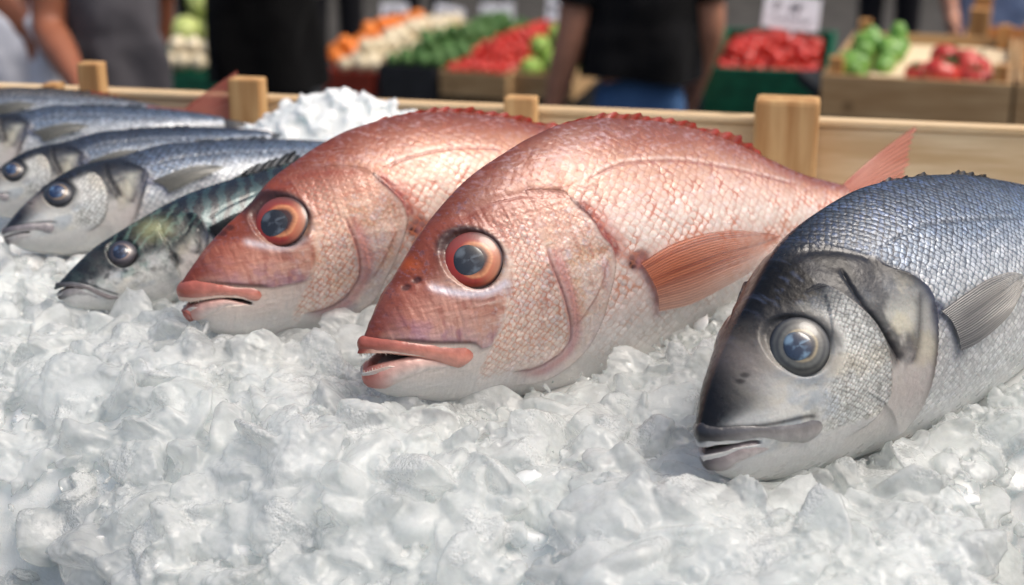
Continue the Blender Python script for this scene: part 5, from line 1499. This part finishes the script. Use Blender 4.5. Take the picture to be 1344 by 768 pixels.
fs = empty('far_stall', (0, 0, 0)); tag(fs, 'low dark stall table under the far vegetable crates', 'stall')
q = at(650, 122, 5.6)
box('tabletop', -2.6, .75, 5.05, 7.2, .25, .28, CLOTH_D, fs); box('front_cloth', -2.6, .75, 5.03, 5.045, 0, .279, CLOTH_D, fs)
rs = empty('near_stall', (0, 0, 0)); tag(rs, 'dark cloth covered stall under the right hand crates', 'stall')
zz = (MA.translation.z - .085)
box('tabletop', .66, 2.4, 2.60, 3.30, zz - .03, zz - .004, CLOTH_D, rs); box('front_cloth', .66, 2.4, 2.58, 2.595, 0, zz - .03, CLOTH_D, rs)
r2 = empty('back_stall', (0, 0, 0)); tag(r2, 'low dark stall under the green lined tomato box', 'stall'); zz = ME_.translation.z - .16
box('tabletop', .3, 2.4, 3.6, 4.6, zz - .03, zz - .002, CLOTH_D, r2); box('front_cloth', .3, 2.4, 3.58, 3.595, 0, zz - .03, CLOTH_D, r2)
for i, (x, y, d, w, h, tl) in enumerate(((518, 25, 7.2, .14, .16, 0), (588, 24, 7.3, .15, .13, .25), (652, 24, 7.3, .17, .14, 0), (733, 18, 7.2, .12, .17, .08))):
    price_card(at(x, y, d), w, h, ('white price card standing at the left end above the far herbs', 'tilted white price card above the dark green herbs', 'white price card behind the far tomatoes', 'white price card beside the black shirted man')[i], scrawl(40 + i, w, h), R(tl * 60), 0, .12, -.2)
# ---------------------------------------------------------------- people
def cloth_mat(name, c, rough=.9):
    t = NT(name); n = t.noise(9, 4); w = t.noise(600, 2)
    col = t.mix(t.ramp(n, .3, .7), tuple(np.array(c) * .8), tuple(np.array(c) * 1.12))
    t.bsdf(Base_Color=col, Roughness=rough, Normal=t.bump(n, .5, .02, t.bump(w, .2, .001)), Sheen_Weight=.03, Specular_IOR_Level=.12); return t.m


def skin_tone(name, c):
    t = NT(name); n = t.noise(40, 3)
    t.bsdf(Base_Color=t.mix(t.ramp(n, .3, .7), tuple(np.array(c) * .85), tuple(c)), Roughness=.5, Subsurface_Weight=.12, Subsurface_Scale=.01); return t.m


def skinned(name, pts, edges, mat, parent, root=0, sub=2):
    me = bpy.data.meshes.new(name); me.from_pydata([p[0] for p in pts], edges, [])
    o = bpy.data.objects.new(name, me); COL.objects.link(o); o.parent = parent; me.materials.append(mat)
    m = o.modifiers.new('skin', 'SKIN'); m.use_smooth_shade = True
    for i, p in enumerate(pts):
        r = p[1]; me.skin_vertices[0].data[i].radius = r if hasattr(r, '__len__') else (r, r)
        me.skin_vertices[0].data[i].use_root = (i == root)
    s = o.modifiers.new('sub', 'SUBSURF'); s.levels = s.render_levels = sub
    return o


HAIR = simple('dark_hair', lin(36, 28, 24), .6, .2, 60); EYEW = simple('eye_white', lin(230, 228, 222), .2, .02, 10); SHOE = simple('shoe_leather', lin(40, 36, 34), .5, .1, 20)


def hand_pts(w, dr, curl, size=1., side=1):
    """palm and five bent fingers from the wrist along dr"""
    dr = Vector(dr).normalized(); cu = Vector(curl).normalized(); ac = dr.cross(cu).normalized() * side
    P = []; E = []
    palm = w + dr * .045 * size
    P.append((tuple(palm), (.034 * size, .018 * size)))
    for i, (ln, off) in enumerate(((.070, -.030), (.082, -.010), (.076, .010), (.060, .028))):
        b = w + dr * .085 * size + ac * off * size; m = b + (dr * .75 + cu * .5).normalized() * ln * .45 * size; t_ = m + (dr * .35 + cu).normalized() * ln * .5 * size
        k = len(P); P += [(tuple(b), .0095 * size), (tuple(m), .0085 * size), (tuple(t_), .0065 * size)]; E += [(0, k), (k, k + 1), (k + 1, k + 2)]
    b = w + dr * .03 * size - ac * .034 * size; m = b + (dr * .7 - ac * .6 + cu * .3).normalized() * .035 * size; t_ = m + (dr * .8 + cu * .4).normalized() * .03 * size
    k = len(P); P += [(tuple(b), .012 * size), (tuple(m), .010 * size), (tuple(t_), .008 * size)]; E += [(0, k), (k, k + 1), (k + 1, k + 2)]
    return P, E


def person(label, loc, yaw, arms, skin, shirt, trousers, h=1.75, hem=.80, slim=1., sleeve=.55, group=None, lean=0.):
    o = empty('person', loc, (lean, 0, yaw)); tag(o, label, 'person', group); k = h / 1.75; s = slim
    V = lambda x, y, z: Vector((x * k, y * k, z * k))
    # figure faces local -Y
    P = [(V(0, 0, .96), (.105 * s, .085 * s)), (V(0, .0, 1.14), (.115 * s, .085 * s)), (V(0, .01, 1.32), (.13 * s, .085 * s)), (V(0, .01, 1.43), (.075 * s, .065)), (V(0, 0, 1.52), .052), (V(0, -.012, 1.60), (.068, .082)), (V(0, -.008, 1.68), (.075, .092)), (V(0, 0, 1.735), (.05, .06))]
    E = [(i, i + 1) for i in range(7)]
    n = len(P); P += [(V(0, -.095, 1.615), .012), (V(0, -.112, 1.605), .010)]; E += [(5, n), (n, n + 1)]     # nose
    for sx in (-1, 1):
        n = len(P); P += [(V(sx * .078, .01, 1.63), (.008, .018))]; E += [(5, n)]                                # ears
        n = len(P); P += [(V(sx * .075 * s, 0, .88), .062 * s), (V(sx * .09 * s, -.01, .50), .050), (V(sx * .10, .02, .30), .052), (V(sx * .10, .02, .08), .036), (V(sx * .105, -.12, .03), (.036, .025))]
        E += [(0, n), (n, n + 1), (n + 1, n + 2), (n + 2, n + 3), (n + 3, n + 4)]
    SL = []
    for sx in (-1, 1):
        el, wr = arms[0 if sx < 0 else 1][:2]; sh = V(sx * .185 * s, .01, 1.40); el = V(*el); wr = V(*wr)
        n = len(P); P += [(sh, .055), (sh.lerp(el, .5), .048), (el, .041), (el.lerp(wr, .35), .041), (wr, (.028, .024))]; E += [(3, n), (n, n + 1), (n + 1, n + 2), (n + 2, n + 3), (n + 3, n + 4)]
        hp, he = hand_pts(wr, wr - el, arms[0 if sx < 0 else 1][2], k, sx); b = len(P); P += hp; E += [(n + 4, b)] + [(x + b, y + b) for x, y in he]
        SL.append((sh, el))
    skinned('body', P, E, skin, o)
    # shirt: an open hanging tube with folds, and a sleeve on each side
    zz = np.linspace(hem - .03, 1.485, 40)[:, None]; aa = np.linspace(0, 2 * np.pi, 72, endpoint=False)[None]
    kx = [hem - .03, hem + .1, 1.12, 1.30, 1.40, 1.45, 1.485]
    rx = np.interp(zz, kx, [.205 * s, .202 * s, .190 * s, .200 * s, .18 * s, .10 * s, .068]); ry = np.interp(zz, kx, [.165 * s, .162 * s, .150 * s, .146 * s, .12 * s, .085, .064])
    sd = len(label) * .37
    fold = (fbm(np.cos(aa) * 1.6 + zz * 3.2 + sd, np.sin(aa) * 1.6 + zz * 7, 3, 3) - .5) * .034 + .012 * np.sin(5 * aa + 4 * zz) * ss(1.25, hem, zz)
    me = mesh_np('shirt', np.stack([(rx + fold) * np.cos(aa) * k, (ry + fold) * np.sin(aa) * k + .006, (zz + .012 * np.sin(2 * aa + sd) * ss(1.0, hem, zz) + 0 * aa) * k], -1).reshape(-1, 3), grid_faces(40, 72, True))
    so_ = link('shirt', me, shirt, o)
    for sh, el in SL:
        d_ = (el - sh).normalized(); t1 = d_.cross(Vector((0, 1, 0))).normalized(); t2 = d_.cross(t1); ln = (el - sh).length * (sleeve + .16)
        q = np.linspace(-.04, ln, 16)[:, None]; ab = np.linspace(0, 2 * np.pi, 32, endpoint=False)[None]
        r_ = np.interp(q, [-.04, 0, ln * .5, ln], [.045, .074, .066, .068]) * k + .012 * (fbm(np.cos(ab) * 2 + q * 9, np.sin(ab) * 2 + q * 14 + sd, 4, 3) - .5)
        P_ = np.array(sh) + q[..., None] * np.array(d_) + (r_ * np.cos(ab))[..., None] * np.array(t1) + (r_ * np.sin(ab))[..., None] * np.array(t2)
        link('sleeve', mesh_np('sleeve', P_.reshape(-1, 3), grid_faces(16, 32, True)), shirt, so_)
    TP = [(V(0, 0, 1.0), (.14 * s, .11 * s)), (V(0, 0, .92), (.145 * s, .115 * s))]; TE = [(0, 1)]
    for sx in (-1, 1):
        n = len(TP); TP += [(V(sx * .08 * s, 0, .80), .080 * s), (V(sx * .10, -.01, .50), .078), (V(sx * .10, .015, .12), .066)]; TE += [(1, n), (n, n + 1), (n + 1, n + 2)]
    skinned('trousers', TP, TE, trousers, o)
    skinned('hair', [(V(0, .035, 1.60), (.07, .05)), (V(0, .03, 1.68), (.083, .085)), (V(0, .008, 1.745), (.066, .075))], [(0, 1), (1, 2)], HAIR, o)
    for sx in (-1, 1):
        bm = bmesh.new(); bmesh.ops.create_uvsphere(bm, u_segments=12, v_segments=8, radius=.012 * k); e = bm_obj('eye', bm, EYEW, o, True); e.location = V(sx * .031, -.078, 1.645)
        skinned('shoe', [(V(sx * .10, .03, .045), (.044, .04)), (V(sx * .105, -.10, .035), (.045, .03)), (V(sx * .107, -.18, .03), (.035, .022))], [(0, 1), (1, 2)], SHOE, o)
    return o


SK1 = skin_tone('tanned_skin', lin(150, 92, 66)); SK2 = skin_tone('light_skin', lin(186, 132, 106)); SK3 = skin_tone('brown_skin', lin(120, 78, 60))
GREYT = cloth_mat('grey_tee', lin(84, 82, 86)); BLACKT = cloth_mat('black_tee', lin(16, 16, 18)); BLACK2 = cloth_mat('black_shirt', lin(9, 9, 10)); WHITET = cloth_mat('white_tee', lin(216, 218, 226))
JEANS = cloth_mat('blue_jeans', lin(72, 104, 146)); DARKTR = cloth_mat('dark_trousers', lin(26, 26, 30)); BLUEG = cloth_mat('blue_grey_shirt', lin(130, 146, 176)); RUST = cloth_mat('rust_shirt', lin(150, 70, 52)); OLIVE = cloth_mat('khaki_shirt', lin(110, 104, 90)); PINKW = cloth_mat('pale_pink_shirt', lin(206, 196, 198))


def foot(px, d):
    r = at(px, 100, 1) - CAM; return (r.x * d, CAM.y + r.y * d, 0)


person('man in a grey tee shirt and blue jeans with a bare bent arm at left', foot(154, 3.3), R(12), [((-.165, -.04, 1.14), (-.075, -.27, 1.02), (.5, -.2, -1)), ((.11, .15, 1.12), (.05, .20, .95), (-.3, -.6, -.6))], SK1, GREYT, JEANS, 1.5, .99, .66, .42)
person('person in an all black shirt and trousers, back turned, between cabbages and oranges', foot(348, 3.8), R(180), [((-.23, -.16, 1.14), (-.10, -.36, 1.06), (.2, -.3, -.8)), ((.23, -.16, 1.14), (.10, -.36, 1.06), (-.2, -.3, -.8))], SK3, BLACK2, DARKTR, 1.6, .86, .82, .9)
person('man in a black tee shirt and blue jeans, both bare arms hanging, before the tomatoes', foot(840, 3.55), R(180), [((-.20, .0, 1.10), (-.165, -.14, .86), (.5, -.6, -.5)), ((.20, .02, 1.08), (.255, -.04, .84), (-.4, -.5, -.4))], SK2, BLACKT, JEANS, 1.5, .985, .84, .58)
person('child in a white tee shirt cut off by the left edge', foot(4, 3.3), R(-20), [((-.22, -.02, 1.12), (-.18, -.22, 1.0), (.3, -.3, -.8)), ((.20, .0, 1.10), (.20, -.10, .92), (-.3, -.5, -.5))], SK1, WHITET, DARKTR, 1.24, .98, .85)
for lab, px, d, yw, sk, sh, tr in (('distant shopper in a pale pink shirt left of the far price cards', 440, 8.0, 20, SK1, PINKW, DARKTR), ('distant shopper in a rust coloured shirt beyond the left edge stall', 92, 8.6, -30, SK1, RUST, DARKTR),
                                   ('distant shopper in a blue grey shirt behind the right edge crates', 1320, 4.6, 10, SK2, BLUEG, DARKTR), ('distant shopper in a khaki shirt behind the cabbages', 232, 9.0, 0, SK2, OLIVE, DARKTR),
                                   ('distant shopper in dark clothes behind the far price cards', 560, 9.5, 15, SK3, DARKTR, DARKTR), ('distant shopper in dark clothes behind the green peppers', 1160, 8.0, -20, SK2, DARKTR, DARKTR)):
    person(lab, foot(px, d), R(yw), [((-.27, .03, 1.10), (-.26, -.10, .86), (.5, -.6, -.5)), ((.27, .0, 1.10), (.28, -.1, .84), (-.4, -.5, -.4))], sk, sh, tr)

# plastic carrier bag by the child
t = NT('thin_white_plastic'); b = t.bsdf(Base_Color=(.8, .8, .79, 1), Roughness=.4); 
v, f = ico(4); v[:, 0] *= .10 * (1 - .45 * ss(-.3, 1, v[:, 2])); v[:, 1] *= .05 * (1 - .3 * ss(-.3, 1, v[:, 2])); v[:, 2] *= .15
v += .010 * (fbm(v[:, 0] * 40, v[:, 2] * 40 + v[:, 1] * 30, 3) - .5)[:, None]
bag = empty('carrier_bag', at(57, 95, 3.3)); tag(bag, 'white plastic carrier bag hanging beside the child in white', 'bag'); link('sack', mesh_np('sack', v, f), t.m, bag)
skinned('handle', [((-.02, 0, .13), .006), ((-.015, 0, .20), .006), ((.015, 0, .20), .006), ((.02, 0, .13), .006)], [(0, 1), (1, 2), (2, 3)], t.m, bag)

# ---- buildings across the square
WALL_D = simple('dark_shopfront', lin(36, 34, 34), .8, .2, 1.5); WALL_G = simple('grey_render', lin(78, 76, 72), .9, .12, 1.2); WALL_B = simple('brown_brick', lin(58, 44, 38), .9, .2, 3)
GLASS = simple('shop_glass', lin(40, 46, 52), .08, .1, 2); AWN = simple('pale_awning', lin(190, 190, 184), .8, .06, 2); POLE = simple('pale_pole', lin(196, 198, 196), .5, .05, 5)
def shop(x0, x1, mat, label, seed, aw=None):
    o = empty('shop', (0, 0, 0)); tag(o, label, 'shop'); rng = np.random.default_rng(seed); y = 13.0
    box('wall', x0, x1, y, y + 4, 0, 7, mat, o, 0)
    n = max(2, int((x1 - x0) / 1.6)); st = (x1 - x0) / n
    for i in range(n):
        w = box('window', x0 + i * st + .15, x0 + (i + 1) * st - .15, y - .06, y - .003, .5, 2.6, WALL_D, o, 0); g = box('pane', x0 + i * st + .25, x0 + (i + 1) * st - .25, y - .08, y - .063, .6, 2.5, GLASS, w, 0)
        w = box('window', x0 + i * st + .3, x0 + (i + 1) * st - .3, y - .06, y - .003, 4, 5.8, WALL_D, o, 0); g = box('pane', x0 + i * st + .38, x0 + (i + 1) * st - .38, y - .08, y - .063, 4.1, 5.7, GLASS, w, 0)
    box('sign_band', x0 + .1, x1 - .1, y - .10, y - .003, 2.75, 3.2, AWN if aw else WALL_D, o, 0)
    if aw:
        bm = bmesh.new(); q = [bm.verts.new(p) for p in ((x0 + .1, y - .105, 3.1), (x1 - .1, y - .105, 3.1), (x1 - .1, y - 1.5, 2.5), (x0 + .1, y - 1.5, 2.5))]; bm.faces.new(q); bm_obj('awning', bm, aw, o)


shop(-9, -4.2, WALL_G, 'grey rendered shop front at the far left', 1, AWN); shop(-4.19, -.9, WALL_D, 'dark shop front behind the black shirted people', 2, None); shop(-.89, 2.2, WALL_G, 'grey shop front behind the far tomatoes', 3, None); shop(2.21, 9, WALL_B, 'brown brick shop front at the right', 4, None)
for i, (px, d) in enumerate(((640, 8.6), (668, 8.4), (470, 9.4))):
    p = foot(px, d); o = empty('awning_pole', p); tag(o, ('pale pole left of the pair behind the far tomatoes', 'pale pole right of the pair behind the far tomatoes', 'pale pole standing left of the far price cards')[i], 'pole')
    bm = bmesh.new(); bmesh.ops.create_cone(bm, cap_ends=True, segments=20, radius1=.035, radius2=.035, depth=2.6, matrix=Matrix.Translation((0, 0, 1.33))); bm_obj('shaft', bm, POLE, o, True)
    box('foot', -.12, .12, -.12, .12, 0, .028, POLE, o)
# ---------------------------------------------------------------- camera, light, sky
cam = bpy.data.cameras.new('camera'); co = bpy.data.objects.new('camera', cam); COL.objects.link(co)
co.location = (0, 0, 1.4); co.rotation_euler = (R(90 - 18), 0, 0)
cam.lens = 50; cam.sensor_width = 36; cam.clip_start = .01; cam.clip_end = 400
cam.dof.use_dof = True; cam.dof.focus_distance = .79; cam.dof.aperture_fstop = 50 / 8.2; cam.dof.aperture_blades = 9
SC.camera = co
SUN_EL, SUN_AZ = 60, 108        # azimuth: degrees to the right of straight ahead
w = bpy.data.worlds.new('World'); SC.world = w; w.use_nodes = True
nt = w.node_tree; nt.nodes.clear()
sky = nt.nodes.new('ShaderNodeTexSky'); sky.sky_type = 'NISHITA'; sky.sun_disc = False
sky.sun_elevation = R(SUN_EL); sky.sun_rotation = R(SUN_AZ); sky.air_density = 1.0; sky.dust_density = 6; sky.ozone_density = .4
bg = nt.nodes.new('ShaderNodeBackground'); bg.inputs[1].default_value = .17
wo = nt.nodes.new('ShaderNodeOutputWorld'); nt.links.new(sky.outputs[0], bg.inputs[0]); nt.links.new(bg.outputs[0], wo.inputs[0])
sl = bpy.data.lights.new('sun', 'SUN'); sl.energy = 1.7; sl.angle = R(28); sl.color = (1, .96, .9)
so = bpy.data.objects.new('sun', sl); COL.objects.link(so)
dirv = Vector((math.sin(R(SUN_AZ)) * math.cos(R(SUN_EL)), math.cos(R(SUN_AZ)) * math.cos(R(SUN_EL)), math.sin(R(SUN_EL))))
so.rotation_euler = (-dirv).to_track_quat('-Z', 'Y').to_euler(); so.location = dirv * 6
SC.view_settings.view_transform = 'Standard'; SC.view_settings.look = 'None'; SC.view_settings.exposure = 0; SC.view_settings.gamma = 1
SC.render.engine = 'CYCLES'
SC.cycles.use_denoising = True
SC.cycles.max_bounces = 14; SC.cycles.diffuse_bounces = 10; SC.cycles.transmission_bounces = 10; SC.cycles.glossy_bounces = 4
SC.cycles.transparent_max_bounces = 24
